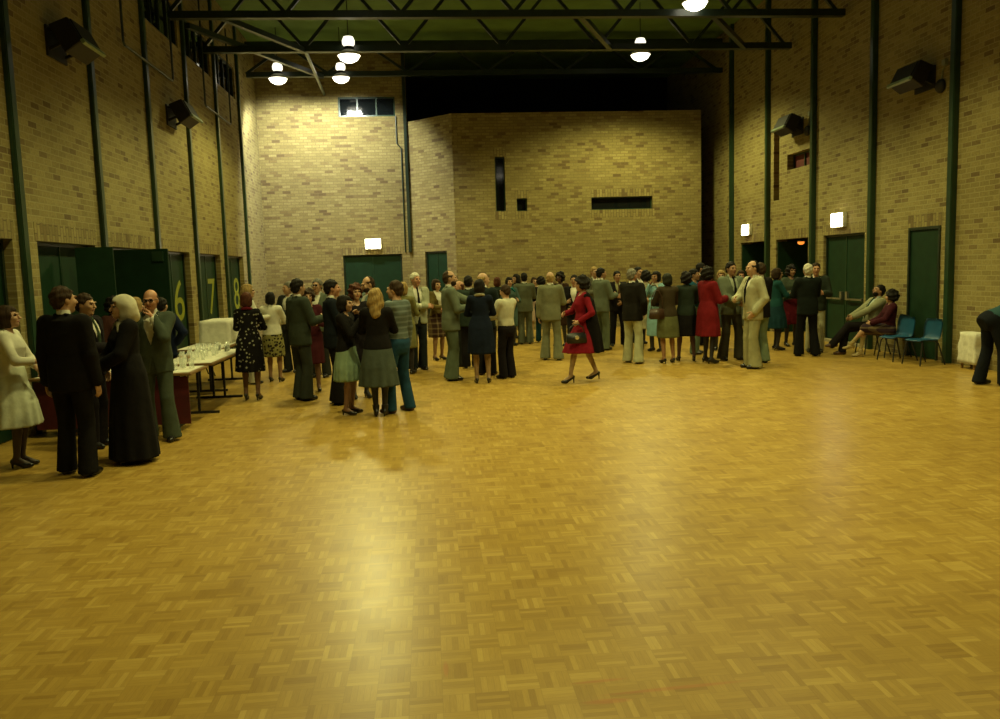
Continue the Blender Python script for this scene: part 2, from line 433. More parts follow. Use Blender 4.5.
# ---- doors -----------------------------------------------------------------
door_n = [0]
def door(P, a, b, z1, leaves, bar_z=None, d0=0.14, kick=None, mat=None, parent=None):
    """leaves of one doorway; P(u, z, d) as for the wall"""
    door_n[0] += 1
    bm = bmesh.new()
    w = (b - a) / leaves
    def slab(u0, u1, z0, zz, da, db):
        vs = [bm.verts.new(P(u, z, d)) for d in (da, db) for z in (z0, zz) for u in (u0, u1)]
        for q in ((0, 1, 3, 2), (4, 6, 7, 5), (0, 4, 5, 1), (2, 3, 7, 6), (0, 2, 6, 4), (1, 5, 7, 3)):
            bm.faces.new([vs[i] for i in q])
    fr = 0.05
    for k in range(leaves):
        slab(a + fr + k * (w - fr * 2 / leaves) + 0.004, a + fr + (k + 1) * (w - fr * 2 / leaves) - 0.004, 0.01, z1 - fr - 0.005, d0, d0 + 0.045)
        if kick:
            slab(a + fr + k * (w - fr * 2 / leaves) + 0.05, a + fr + (k + 1) * (w - fr * 2 / leaves) - 0.05, 0.08, kick, d0 - 0.012, d0)
    bmesh.ops.recalc_face_normals(bm, faces=bm.faces[:])
    o = flat(struct('door_%d' % door_n[0], bm, mat or M_GREEN))
    bm = bmesh.new()
    slab(a, a + fr, 0, z1, d0 - 0.03, d0 + 0.06); slab(b - fr, b, 0, z1, d0 - 0.03, d0 + 0.06); slab(a + fr, b - fr, z1 - fr, z1, d0 - 0.03, d0 + 0.06)
    bmesh.ops.recalc_face_normals(bm, faces=bm.faces[:])
    flat(obj('door_frame', bm, M_DARKG, o))
    if leaves == 2:
        bm = bmesh.new(); m = (a + b) / 2
        slab(m - 0.012, m + 0.012, 0.01, z1 - fr, d0 - 0.012, d0)
        bmesh.ops.recalc_face_normals(bm, faces=bm.faces[:])
        flat(obj('meeting_strip', bm, M_GREEN2, o))
    if bar_z:
        for k in range(leaves):
            bm = bmesh.new()
            u0, u1 = a + fr + k * w + 0.08, a + fr + (k + 1) * w - 0.14
            slab(u0, u1, bar_z - 0.018, bar_z + 0.018, d0 - 0.075, d0 - 0.045)
            for u in (u0 + 0.02, u1 - 0.05):
                slab(u, u + 0.05, bar_z - 0.03, bar_z + 0.03, d0 - 0.05, d0)
            bmesh.ops.recalc_face_normals(bm, faces=bm.faces[:])
            flat(obj('push_bar', bm, M_STEEL, o))
            bm = bmesh.new()
            ul = u1 - 0.05 if k == 0 else u0 - 0.02
            slab(ul, ul + 0.09, bar_z - 0.02, bar_z + 0.16, d0 - 0.06, d0)
            bmesh.ops.recalc_face_normals(bm, faces=bm.faces[:])
            flat(obj('latch', bm, M_STEEL, o))
    return o
PLW = lambda u, z, d: (XL - d, u, z)
PRW = lambda u, z, d: (XR + d, u, z)
PBW = lambda u, z, d: (u, YB + d, z)
ldoors = [door(PLW, a, b, HD, 2, mat=M_GREEN) for a, b in LDOORS]
def numeral(ch, y0, y1, z0, z1, parent):
    cu = bpy.data.curves.new('door_numeral', 'FONT'); cu.body = ch; cu.extrude = 0.0
    t = bpy.data.objects.new('tmp', cu); COL.objects.link(t)
    dg = bpy.context.evaluated_depsgraph_get()
    me = bpy.data.meshes.new_from_object(t.evaluated_get(dg))
    bpy.data.objects.remove(t, do_unlink=True); bpy.data.curves.remove(cu)
    xs = [v.co.x for v in me.vertices]; ys = [v.co.y for v in me.vertices]
    for v in me.vertices:
        fx = (v.co.x - min(xs)) / (max(xs) - min(xs)); fz = (v.co.y - min(ys)) / (max(ys) - min(ys))
        v.co = Vector((XL - 0.138, y0 + fx * (y1 - y0), z0 + fz * (z1 - z0)))
    bm = bmesh.new(); bm.from_mesh(me); bpy.data.meshes.remove(me)
    r = bmesh.ops.extrude_face_region(bm, geom=bm.faces[:])
    bmesh.ops.translate(bm, verts=[q for q in r['geom'] if isinstance(q, bmesh.types.BMVert)], vec=(0.005, 0, 0))
    bmesh.ops.recalc_face_normals(bm, faces=bm.faces[:])
    o = flat(obj('door_numeral', bm, M_NUM, parent)); o['label'] = 'tall yellow painted numeral ' + ch
numeral('6', 17.36, 18.02, 1.02, 1.86, ldoors[3]); numeral('7', 20.02, 20.66, 1.02, 1.86, ldoors[4]); numeral('8', 22.62, 23.24, 1.02, 1.86, ldoors[5])
# open door leaves on the left wall
def open_leaf(hx, hy, ang, w, label):
    o = flat(obj('door_leaf', box((0, -0.022, 0.01), (w, 0.022, HD - 0.06), 0.004), M_GREEN))
    o.location = (hx, hy, 0); o.rotation_euler = (0, 0, ang); tag(o, label, 'door')
    flat(obj('push_bar', box((0.08, -0.075, 0.98), (w - 0.12, -0.045, 1.02)), M_DARKG, o))
    return o
lf = open_leaf(XL + 0.03, 13.75, math.radians(-3), 0.86, 'dark green door leaf standing open beside the second left wall doorway')
bm = box((0.62, -0.06, HD - 0.26), (0.80, -0.024, HD - 0.10), 0.008)
flat(obj('door_closer', bm, M_GREEN2, lf))
open_leaf(XL + 0.03, 12.32, math.radians(6), 0.50, 'narrow dark green door leaf standing open in the wide left doorway')

rdoor3 = door(PRW, 16.80, 18.62, HD, 2, bar_z=1.0, d0=0.09, kick=0.86)
flat(struct('trim_9', box((XR - 0.04, 16.6, 0), (XR + 0.08, 18.75, 0.06)), paint('pale_concrete', (0.25, 0.22, 0.13), 0.8)))
# flush green panel on the right wall
p = door(PRW, 14.2, 15.18, 2.43, 1, d0=0.004)
door(PBW, BDOOR[0], BDOOR[1], 2.45, 2, d0=0.1)
door(CHP, CDOOR[0], CDOOR[1], 2.48, 2, d0=0.08)
# dark corridors behind the two open right-hand doorways, an amber lamp in each
for i, (a, b) in enumerate(RDOORS[:2]):
    bm = bmesh.new()
    lo, hi = (XR + TH, a - 0.4, 0), (XR + 2.2, b + 0.4, 2.7)
    bm_box(bm, (hi[0] + 0.05, (a + b) / 2, 1.35), (0.1, b - a + 1.0, 2.7))
    bm_box(bm, ((lo[0] + hi[0]) / 2, a - 0.45, 1.35), (1.9, 0.1, 2.7))
    bm_box(bm, ((lo[0] + hi[0]) / 2, b + 0.45, 1.35), (1.9, 0.1, 2.7))
    bm_box(bm, ((lo[0] + hi[0]) / 2, (a + b) / 2, 2.75), (1.9, b - a + 1.0, 0.1))
    flat(struct('wall_corridor_%d' % (i + 1), bm, paint('dark_corridor', (0.05, 0.03, 0.02), 0.9)))
    c = on_x(753, 246, XR + 0.42) if i == 0 else on_x(801, 241.6, XR + 0.42)
    o = thing('ceiling_lamp', 'small amber lamp inside the %s doorway of the right wall' % ('farthest dark' if i == 0 else 'second dark'), 'lamp', c)
    bm = lathe([(0, 2.7 - c[2]), (0.03, 2.7 - c[2]), (0.03, 0.06), (0.1, 0.03), (0.09, 0.0)], 16); flat(obj('lamp_base', bm, M_DARKG, o))
    bm = lathe([(0.085, 0.0), (0.08, -0.05), (0.05, -0.07), (0, -0.08)], 16); smooth(obj('lamp_cover', bm, glow('amber_glow', (1.0, 0.25, 0.03), 1.2), o))
    # open leaf folded back against the jamb
    lf2 = flat(obj('door_leaf', box((0, -0.022, 0.01), (0.85, 0.022, HD - 0.06)), M_GREEN))
    lf2.location = (XR + 0.03, b - 0.035, 0); lf2.rotation_euler = (0, 0, math.radians(-2))
    tag(lf2, 'dark green door leaf folded back inside the %s doorway on the right' % ('farthest' if i == 0 else 'second'), 'door')
    flat(obj('push_bar', box((0.1, -0.07, 0.98), (0.75, -0.04, 1.02)), M_DARKG, lf2))

# ---- windows -----------------------------------------------------------------
win_n = [0]
def window(P, a, b, z0, z1, n, d0=0.08, pane=M_PANE, fr=0.05, frame=M_GREEN2):
    win_n[0] += 1
    bm = bmesh.new()
    def slab(u0, u1, za, zb, da, db):
        vs = [bm.verts.new(P(u, z, d)) for d in (da, db) for z in (za, zb) for u in (u0, u1)]
        for q in ((0, 1, 3, 2), (4, 6, 7, 5), (0, 4, 5, 1), (2, 3, 7, 6), (0, 2, 6, 4), (1, 5, 7, 3)):
            bm.faces.new([vs[i] for i in q])
    slab(a, b, z0, z0 + fr, d0 - 0.04, d0 + 0.04); slab(a, b, z1 - fr, z1, d0 - 0.04, d0 + 0.04)
    for k in range(n + 1):
        u = a + (b - a) * k / n
        u0 = min(max(u - fr / 2, a), b - fr)
        slab(u0, u0 + fr, z0 + fr, z1 - fr, d0 - 0.04, d0 + 0.04)
    bmesh.ops.recalc_face_normals(bm, faces=bm.faces[:])
    o = flat(struct('window_%d' % win_n[0], bm, frame))
    for k in range(n):
        bm = bmesh.new()
        slab(a + (b - a) * k / n + fr * 0.5, a + (b - a) * (k + 1) / n - fr * 0.5, z0 + fr * 0.8, z1 - fr * 0.8, d0 - 0.005, d0 + 0.01)
        bmesh.ops.recalc_face_normals(bm, faces=bm.faces[:])
        flat(obj('window_pane', bm, pane, o))
    return o
window(PBW, *BWIN[:2], BWIN[2], BWIN[3], 3)
for i, (a, b) in enumerate(LWIN): window(PLW, a, b, 6.66, 7.5, 4, frame=M_DARKG)
PBAY = lambda u, z, d: (u, BAY_Y + d, z)
for (a, b, z0, z1) in BWINS: window(PBAY, a, b, z0, z1, 1, d0=0.16, fr=0.03)
window(PRW, *RWIN[0], 2, d0=0.2, fr=0.04, pane=paint('dull_red_lining', (0.10, 0.012, 0.012), 0.6))
window(PRW, *RWIN[1], 1, d0=0.2, fr=0.04, pane=paint('dull_red_lining', (0.10, 0.012, 0.012), 0.6))

# ---- green steel posts on the long walls ------------------------------------
tn = [0]
def trim(bm, mat):
    tn[0] += 1
    return flat(struct('trim_%d' % tn[0], bm, mat))
def post(x0, x1, y, z0=0.0, w=0.14):
    bm = bmesh.new()
    bm_box(bm, ((x0 + x1) / 2, y, (z0 + ZC) / 2), (abs(x1 - x0), w, ZC - z0))
    bmesh.ops.bevel(bm, geom=[e for e in bm.edges if abs(e.verts[0].co.z - e.verts[1].co.z) > 1], offset=0.012, segments=2, affect='EDGES')
    return bm
tn[0] = 20
for y in LP: trim(post(XL, XL + 0.07, y), M_GREEN2)
for y in RP: trim(post(XR - 0.11, XR, y), M_GREEN2)
trim(post(-0.52, -0.42, YB - 0.05, 2.5, 0.1), M_DARKG)
# courses of upright bricks over and under the openings
def soldier(P, a, b, z0, mat):
    v = [P(u, z, d) for d in (-0.004, 0.02) for z in (z0, z0 + 0.235) for u in (a - 0.05, b + 0.05)]
    f = [(0, 1, 3, 2), (4, 6, 7, 5), (0, 4, 5, 1), (2, 3, 7, 6), (0, 2, 6, 4), (1, 5, 7, 3)]
    bm = bmesh.new(); w = [bm.verts.new(q) for q in v]
    for q in f: bm.faces.new([w[i] for i in q])
    bmesh.ops.recalc_face_normals(bm, faces=bm.faces[:])
    trim(bm, mat)
for (a, b, z0, z1) in BWINS:
    soldier(PBAY, a, b, z1, M_SX); soldier(PBAY, a, b, z0 - 0.235, M_SX)
soldier(PBW, BDOOR[0], BDOOR[1], 2.45, M_SX)
for a, b in RDOORS + [(14.2, 15.18)]: soldier(PRW, a, b, HD, M_SY)
for a, b in LDOORS: soldier(PLW, a, b, HD, M_SY)
# conduit on the back wall
bm = bmesh.new()
tube_bm(bm, [(-0.75, YB - 0.02, 6.68), (-0.75, YB - 0.02, 5.85), (-0.62, YB - 0.02, 5.70), (-0.62, YB - 0.02, 2.5)], 0.022, 8)
trim(bm, M_DARKG)

# ---- wall boxes, conduit loops, exit lights ---------------------------------
def wall_speaker(x, y, z, side, label):
    """wedge-fronted box hung off the wall on a bracket, tilted down; side = +1 faces +x (left wall)"""
    o = thing('loudspeaker', label, 'loudspeaker', (x, y, z), 0.0, 'loudspeakers high on the side walls')
    W_, H_, D_ = 0.72, 0.42, 0.32
    R = Matrix.Rotation(side * math.radians(-28 if side > 0 else -28), 3, 'Y') if side > 0 else Matrix.Rotation(math.radians(28), 3, 'Y')
    def P(a, b, c):       # a out of wall, b along wall, c up
        v = R @ Vector((side * a, b, c)); return v + Vector((side * 0.27, 0, 0))
    bm = bmesh.new()
    prof = [(-D_ / 2 + 0.05, -H_ / 2), (D_ / 2, -H_ / 2 + 0.03), (D_ / 2, H_ / 2 - 0.03), (-D_ / 2 + 0.05, H_ / 2)]
    vs = [[bm.verts.new(P(a, b, c)) for a, c in prof] for b in (-W_ / 2, W_ / 2)]
    for k in range(4): bm.faces.new((vs[0][k], vs[0][(k + 1) % 4], vs[1][(k + 1) % 4], vs[1][k]))
    bm.faces.new(vs[0][::-1]); bm.faces.new(vs[1])
    bmesh.ops.recalc_face_normals(bm, faces=bm.faces[:])
    bmesh.ops.bevel(bm, geom=bm.edges[:], offset=0.012, segments=1, affect='EDGES')
    flat(obj('cabinet', bm, paint('dark_brown_veneer', (0.008, 0.005, 0.004), 0.6), o))
    bm = bmesh.new()
    vs = [bm.verts.new(P(D_ / 2 + d, b, c)) for d in (0.002, 0.02) for c in (-H_ / 2 + 0.06, H_ / 2 - 0.06) for b in (-W_ / 2 + 0.04, W_ / 2 - 0.04)]
    for q in ((0, 1, 3, 2), (4, 6, 7, 5), (0, 4, 5, 1), (2, 3, 7, 6), (0, 2, 6, 4), (1, 5, 7, 3)): bm.faces.new([vs[i] for i in q])
    bmesh.ops.recalc_face_normals(bm, faces=bm.faces[:])
    flat(obj('grille', bm, M_BLACK, o))
    bm = bmesh.new()
    vs = [bm.verts.new(P(a, b, c)) for a in (D_ / 2 - 0.01, D_ / 2 + 0.035) for c in (-H_ / 2 - 0.01, -H_ / 2 + 0.05) for b in (-W_ / 2 - 0.01, W_ / 2 + 0.01)]
    for q in ((0, 1, 3, 2), (4, 6, 7, 5), (0, 4, 5, 1), (2, 3, 7, 6), (0, 2, 6, 4), (1, 5, 7, 3)): bm.faces.new([vs[i] for i in q])
    bmesh.ops.recalc_face_normals(bm, faces=bm.faces[:])
    t = flat(obj('edge_trim', bm, paint('pale_green_trim', (0.22, 0.30, 0.18), 0.4), o)); t['label'] = 'pale green trim along the lower front edge'
    bm = bmesh.new()
    for b in (-0.25, 0.25): bar(bm, (side * 0.03, b, 0.10), (side * 0.20, b, 0.05), 0.04); bar(bm, (side * 0.03, b, -0.16), (side * 0.20, b, -0.08), 0.04)
    bm_box(bm, (side * 0.016, 0, -0.05), (0.03, 0.6, 0.40))
    flat(obj('bracket', bm, M_BLACK, o))
wall_speaker(XL, 12.3, 5.18, 1, 'dark tilted loudspeaker box high on the left wall nearest the camera')
wall_speaker(XL, 17.5, 5.15, 1, 'dark tilted loudspeaker box on the left wall above door 6')
wall_speaker(XR, 14.78, 5.12, -1, 'dark tilted loudspeaker box high on the right wall nearest the camera')
wall_speaker(XR, 20.0, 5.16, -1, 'dark tilted loudspeaker box on the right wall above the small red window')
for i, (y, z) in enumerate(((14.28, 4.86), (19.42, 4.93))):
    o = thing('alarm_bell', 'small round dark bell on the right wall beside the %s loudspeaker' % ('nearer' if i == 0 else 'farther'), 'bell', (XR, y, z))
    bm = lathe([(0, 0.10), (0.08, 0.095), (0.115, 0.06), (0.12, 0.02), (0.10, 0.0), (0, 0)], 20)
    bmesh.ops.rotate(bm, verts=bm.verts[:], cent=(0, 0, 0), matrix=Matrix.Rotation(-math.pi / 2, 3, 'Y'))
    smooth(obj('gong', bm, M_BLACK, o))
    bm = bmesh.new(); tube_bm(bm, [(-0.02, 0.0, 0.1), (-0.02, -0.03, 0.26), (-0.02, -0.10, 0.34)], 0.014, 8)
    bm_box(bm, (-0.03, -0.1, 0.38), (0.06, 0.1, 0.1))
    flat(obj('conduit', bm, paint('pale_conduit', (0.2, 0.22, 0.13), 0.5), o))
for i, (ya, yb, za, zb) in enumerate(((14.8, 17.55, 5.80, 8.2), (19.98, 22.5, 5.80, 8.2))):
    bm = bmesh.new()
    tube_bm(bm, [(XL + 0.09, ya, zb), (XL + 0.09, ya, za + 0.05), (XL + 0.09, ya + 0.06, za), (XL + 0.09, yb - 0.06, za), (XL + 0.09, yb, za + 0.05), (XL + 0.09, yb, zb)], 0.022, 8)
    o = flat(obj('cable_conduit', bm, M_DARKG)); tag(o, 'thin dark conduit loop on the left wall %s' % ('nearer the camera' if i == 0 else 'beyond, above doors 7 and 8'), 'conduit')
def exit_light(loc, normal, label, w=0.50, h=0.32):
    o = thing('exit_light', label, 'exit light', loc, math.atan2(normal[1], normal[0]))
    bm = box((0.0, -w / 2, -h / 2), (0.10, w / 2, h / 2), 0.01); flat(obj('light_housing', bm, M_WHITE, o))
    bm = box((0.10, -w / 2 + 0.015, -h / 2 + 0.015), (0.13, w / 2 - 0.015, h / 2 - 0.015), 0.008)
    flat(obj('light_diffuser', bm, glow('exit_glow', (1.0, 0.86, 0.55), 14.0), o))
exit_light((-1.62, YB, 2.78), (0, -1), 'glowing white exit light above the double door in the back wall')
exit_light((XR, 23.1, 2.78), (-1, 0), 'glowing exit light over the farthest doorway of the right wall')
exit_light((XR, 17.8, 2.74), (-1, 0), 'glowing exit light over the green double door on the right wall')

# ---- roof trusses and lamps --------------------------------------------------
TZ, TZ2 = 7.08, 8.45
def truss(y, label, TZ=TZ):
    o = thing('roof_truss', label, 'roof truss', (0, y, TZ), 0.0, 'dark steel roof trusses')
    x0, x1 = XL + 0.08, XR - 0.12
    bm = bmesh.new(); bm_box(bm, ((x0 + x1) / 2, 0, 0), (x1 - x0, 0.16, 0.14)); flat(obj('bottom_chord', bm, M_DARKG, o))
    bm = bmesh.new(); bm_box(bm, ((x0 + x1) / 2, 0, TZ2 - TZ), (x1 - x0, 0.14, 0.12)); flat(obj('top_chord', bm, M_DARKG, o))
    x = -5.0 + 0.1; k = 0; st = 1.15
    while x + st < x1:
        a = (x, 0, 0.03 if k % 2 == 0 else TZ2 - TZ - 0.03); b = (x + st, 0, TZ2 - TZ - 0.03 if k % 2 == 0 else 0.03)
        bm = bmesh.new(); bar(bm, a, b, 0.07); flat(obj('web_brace', bm, M_DARKG, o))
        x += st; k += 1
for y, w in ((17.6, 'nearest of the three dark steel roof trusses in view'), (20.2, 'middle of the three dark steel roof trusses in view'), (24.95, 'farthest of the three dark steel roof trusses in view')): truss(y, w, 7.60 if y > 24 else TZ)
for i, (a, b) in enumerate((((-3.9, 17.6), (-2.62, 20.2)), ((-4.7, 18.2), (-2.75, 24.9)), ((6.2, 17.6), (7.9, 20.2)), ((4.6, 20.2), (3.4, 17.6)))):
    bm = bmesh.new(); bar(bm, (a[0], a[1], TZ - 0.02), (b[0], b[1], (7.55 if b[1] > 24 else TZ) - 0.02), 0.11)
    o = flat(obj('roof_brace', bm, M_DARKG)); tag(o, ('sloping steel brace between the left ends of the nearest trusses', 'sloping steel brace from the left wall to the farthest truss', 'steel brace between the right ends of the nearest trusses', 'steel brace between the nearest trusses left of the single lamp')[i], 'brace')
bm = bmesh.new(); tube_bm(bm, [(-2.62, 20.25, TZ + 0.05), (-2.9, YB - 0.02, 7.36)], 0.045, 8)
tag(flat(obj('roof_pipe', bm, M_GREEN2)), 'green pipe running from the middle truss to the back wall above the window', 'pipe')

GLOW_LAMP = glow('lamp_glow', (1.0, 0.93, 0.70), 4.5)
def high_bay(x, y, label=None, power=LAMP_W, zl=7.42, k=1.0, spot=120, col=None, blend=0.5, tilt=0):
    o = thing('pendant_lamp', label or 'round high bay lamp hanging from the roof behind the camera', 'lamp', (x, y, zl), 0.0, 'high bay pendant lamps')
    S = lambda pr: [(r * k, z * k) for r, z in pr]
    bm = lathe(S([(0.26, 0.0), (0.27, 0.012), (0.245, 0.05), (0.17, 0.10), (0.12, 0.13), (0.105, 0.13), (0.155, 0.095), (0.23, 0.045), (0.245, 0.01), (0.26, 0.0)]), 28)
    smooth(obj('lamp_shade', bm, M_WHITE, o))
    bm = lathe(S([(0.0, -0.15), (0.10, -0.14), (0.20, -0.085), (0.25, 0.0), (0.22, 0.03), (0.0, 0.035)]), 28)
    smooth(obj('diffuser', bm, GLOW_LAMP, o))
    bm = lathe(S([(0.0, 0.12), (0.12, 0.12), (0.12, 0.20), (0.0, 0.20)]), 20); flat(obj('collar', bm, M_BLACK, o))
    bm = lathe(S([(0.0, 0.20), (0.10, 0.205), (0.14, 0.26), (0.145, 0.34), (0.11, 0.42), (0.0, 0.45)]), 20); smooth(obj('gear_housing', bm, glow('housing_glow', (1.0, 0.95, 0.74), 1.6), o))
    bm = bmesh.new(); tube_bm(bm, [(0, 0, 0.44 * k), (0, 0, ZC - zl)], 0.012, 6); flat(obj('suspension_rod', bm, M_DARKG, o))
    ld = bpy.data.lights.new('lamp_light', 'SPOT'); ld.energy = power; ld.color = col or LAMP_C
    ld.spot_size = math.radians(spot); ld.spot_blend = blend; ld.shadow_soft_size = 0.22
    lo = bpy.data.objects.new('lamp_light', ld); COL.objects.link(lo); lo.parent = o; lo.location = (0, 0, -0.2); lo.rotation_euler = (math.radians(tilt), 0, 0)
p = on_y(349, 56, 19.85); high_bay(p.x, p.y, 'nearer glowing round pendant lamp left of centre under the roof', 1080, p.z, 1.0, 152, None, .35)
p = on_y(341, 78, 24.4); high_bay(p.x, p.y, 'glowing pendant lamp above the back wall window, right of the farthest left pair', 900, p.z, .95, 124, LAMP_PALE, .4, 35)
p = on_y(278, 79, 24.4); high_bay(p.x, p.y, 'glowing pendant lamp nearest the back left corner of the hall', 950, p.z, 1.0, 124, LAMP_PALE, .4, 35)
p = on_y(640.5, 55, 22.3); high_bay(p.x, p.y, 'lone glowing pendant lamp hanging before the protruding brick bay', 1350, p.z, 1.0, 148)
p = on_y(695, 3, 17.25); high_bay(p.x, p.y, 'glowing pendant lamp cut by the top edge of the picture right of centre', 650, p.z)
for x, y, w in ((-1.3, 14.2, 800), (5.6, 13.2, 850), (-1.3, 8.6, 850), (5.6, 8.2, 850), (2.0, 11.2, 520), (1.9, 4.4, 600), (-0.6, 0.5, 160), (4.6, 0.5, 200)): high_bay(x, y, power=w)
# ------------------------------------------------------------------ smooth solids: a field on a grid, cut into a mesh
class Field:
    def __init__(s, lo, hi, step):
        s.lo = np.array(lo, float); s.step = step
        s.n = np.maximum(np.ceil((np.array(hi, float) - s.lo) / step).astype(int) + 1, 4)
        s.ax = [s.lo[i] + step * np.arange(s.n[i]) for i in range(3)]
        s.F = np.full(s.n, 0.5)
    def sl(s, lo, hi):
        r = []
        for i in range(3):
            a = int(np.floor((lo[i] - s.lo[i]) / s.step)); b = int(np.ceil((hi[i] - s.lo[i]) / s.step)) + 1
            a, b = max(a, 0), min(b, s.n[i])
            if a >= b: return None
            r.append(slice(a, b))
        return tuple(r)
    def co(s, sl):
        return (s.ax[0][sl[0]][:, None, None], s.ax[1][sl[1]][None, :, None], s.ax[2][sl[2]][None, None, :])
    def add(s, fn, lo, hi, k=0.02):
        sl = s.sl(np.array(lo) - k - s.step * 2, np.array(hi) + k + s.step * 2)
        if sl is None: return
        d = fn(*s.co(sl)); a = s.F[sl]
        if k > 0:
            h = np.maximum(k - np.abs(a - d), 0) / k
            s.F[sl] = np.minimum(a, d) - h * h * k * 0.25
        else: s.F[sl] = np.minimum(a, d)
    def cut(s, fn):                       # keep where fn < 0
        x, y, z = s.ax[0][:, None, None], s.ax[1][None, :, None], s.ax[2][None, None, :]
        s.F = np.maximum(s.F, fn(x, y, z))
    def mesh(s):
        F = s.F; F[0] = F[-1] = 0.5; F[:, 0] = F[:, -1] = 0.5; F[:, :, 0] = F[:, :, -1] = 0.5
        S = F < 0
        c = [(i, j, k) for i in (0, 1) for j in (0, 1) for k in (0, 1)]
        g = lambda A, q: A[q[0]:A.shape[0] - 1 + q[0], q[1]:A.shape[1] - 1 + q[1], q[2]:A.shape[2] - 1 + q[2]]
        cnt = sum(g(S, q).astype(np.int8) for q in c)
        I = np.argwhere((cnt > 0) & (cnt < 8))
        if len(I) == 0: return np.zeros((0, 3)), np.zeros((0, 4), int)
        val = {q: F[I[:, 0] + q[0], I[:, 1] + q[1], I[:, 2] + q[2]] for q in c}
        acc = np.zeros((len(I), 3)); w = np.zeros(len(I))
        for a in c:
            for ax in range(3):
                if a[ax]: continue
                b = list(a); b[ax] = 1; b = tuple(b)
                va, vb = val[a], val[b]; m = (va < 0) != (vb < 0)
                t = np.where(m, va / np.where(m, va - vb, 1), 0)
                p = np.array(a, float)[None, :].repeat(len(I), 0); p[:, ax] = t
                acc[m] += p[m]; w[m] += 1
        V = s.lo + s.step * (I + acc / w[:, None])
        idx = np.full(cnt.shape, -1); idx[I[:, 0], I[:, 1], I[:, 2]] = np.arange(len(I))
        Q = []
        for ax in range(3):
            o1, o2 = (ax + 1) % 3, (ax + 2) % 3
            lo_ = [slice(None)] * 3; hi_ = [slice(None)] * 3
            lo_[ax] = slice(0, -1); hi_[ax] = slice(1, None)
            A, B = S[tuple(lo_)], S[tuple(hi_)]
            E = np.argwhere(A != B)
            E = E[(E[:, o1] > 0) & (E[:, o2] > 0)]
            if len(E) == 0: continue
            fl = A[E[:, 0], E[:, 1], E[:, 2]]
            def cell(d1, d2):
                q = E.copy(); q[:, o1] -= d1; q[:, o2] -= d2
                return idx[q[:, 0], q[:, 1], q[:, 2]]
            q = np.stack([cell(1, 1), cell(0, 1), cell(0, 0), cell(1, 0)], 1)
            q[~fl] = q[~fl][:, ::-1]
            Q.append(q)
        Q = np.concatenate(Q); Q = Q[(Q >= 0).all(1)]
        return V, Q

def nv(a): return np.array(a, float)
class Frame:
    """rigid frame: world = o + R @ local"""
    def __init__(s, R=None, o=(0, 0, 0)): s.R = np.eye(3) if R is None else R; s.o = nv(o)
    def pt(s, p): return s.o + s.R @ nv(p)
    def dr(s, d): return s.R @ nv(d)
    def inv(s, x, y, z):
        x, y, z = x - s.o[0], y - s.o[1], z - s.o[2]; R = s.R
        return (R[0, 0] * x + R[1, 0] * y + R[2, 0] * z, R[0, 1] * x + R[1, 1] * y + R[2, 1] * z, R[0, 2] * x + R[1, 2] * y + R[2, 2] * z)
def rot(ax, deg):
    return np.array(Matrix.Rotation(math.radians(deg), 3, ax))
def cone(F, a, b, ra, rb, k=0.02):
    a, b = nv(a), nv(b); ab = b - a; L = max(ab @ ab, 1e-9)
    def fn(x, y, z):
        px, py, pz = x - a[0], y - a[1], z - a[2]
        t = np.clip((px * ab[0] + py * ab[1] + pz * ab[2]) / L, 0, 1)
        return np.sqrt((px - t * ab[0]) ** 2 + (py - t * ab[1]) ** 2 + (pz - t * ab[2]) ** 2) - (ra + (rb - ra) * t)
    r = max(ra, rb)
    F.add(fn, np.minimum(a, b) - r, np.maximum(a, b) + r, k)
def ell(F, fr, c, r, k=0.02, sub=False):
    c, r = nv(c), nv(r); m = r.min()
    def fn(x, y, z):
        x, y, z = fr.inv(x, y, z)
        q = np.sqrt(((x - c[0]) / r[0]) ** 2 + ((y - c[1]) / r[1]) ** 2 + ((z - c[2]) / r[2]) ** 2)
        return (q - 1) * m
    w = fr.pt(c); R = r.max()
    if sub: F.cut(lambda x, y, z: -fn(x, y, z))
    else: F.add(fn, w - R, w + R, k)
def stack(F, fr, zs, rx, ry, cy=None, k=0.03, pleat=None, cx=None):
    """upright body of elliptical sections in frame fr; pleat = (count, depth, z where it starts)"""
    zs, rx, ry = nv(zs), nv(rx), nv(ry); cy = np.zeros(len(zs)) if cy is None else nv(cy); cx = np.zeros(len(zs)) if cx is None else nv(cx)
    def fn(x, y, z):
        x, y, z = fr.inv(x, y, z)
        zz = np.clip(z, zs[0], zs[-1])
        X, Y = np.interp(zz, zs, rx), np.interp(zz, zs, ry)
        dx, dy = x - np.interp(zz, zs, cx), y - np.interp(zz, zs, cy)
        g = 1.0
        if pleat:
            th = np.arctan2(dy, dx); g = 1 + pleat[1] * np.clip((pleat[2] - z) / (pleat[2] - zs[0]), 0, 1) * (np.sin(pleat[0] * th) + 0.5 * np.sin(pleat[0] * 0.6 * th + 1.3))
        q = np.sqrt((dx / (X * g)) ** 2 + (dy / (Y * g)) ** 2)
        d = (q - 1) * np.minimum(X, Y) * 0.95
        return np.maximum(np.maximum(d, z - zs[-1]), zs[0] - z)
    R = max(rx.max(), ry.max()) * 1.2 + np.abs(cy).max() + np.abs(cx).max()
    cs = [fr.pt((sx * R, sy * R, zz)) for sx in (-1, 1) for sy in (-1, 1) for zz in (zs[0], zs[-1])]
    F.add(fn, np.min(cs, 0), np.max(cs, 0), k)

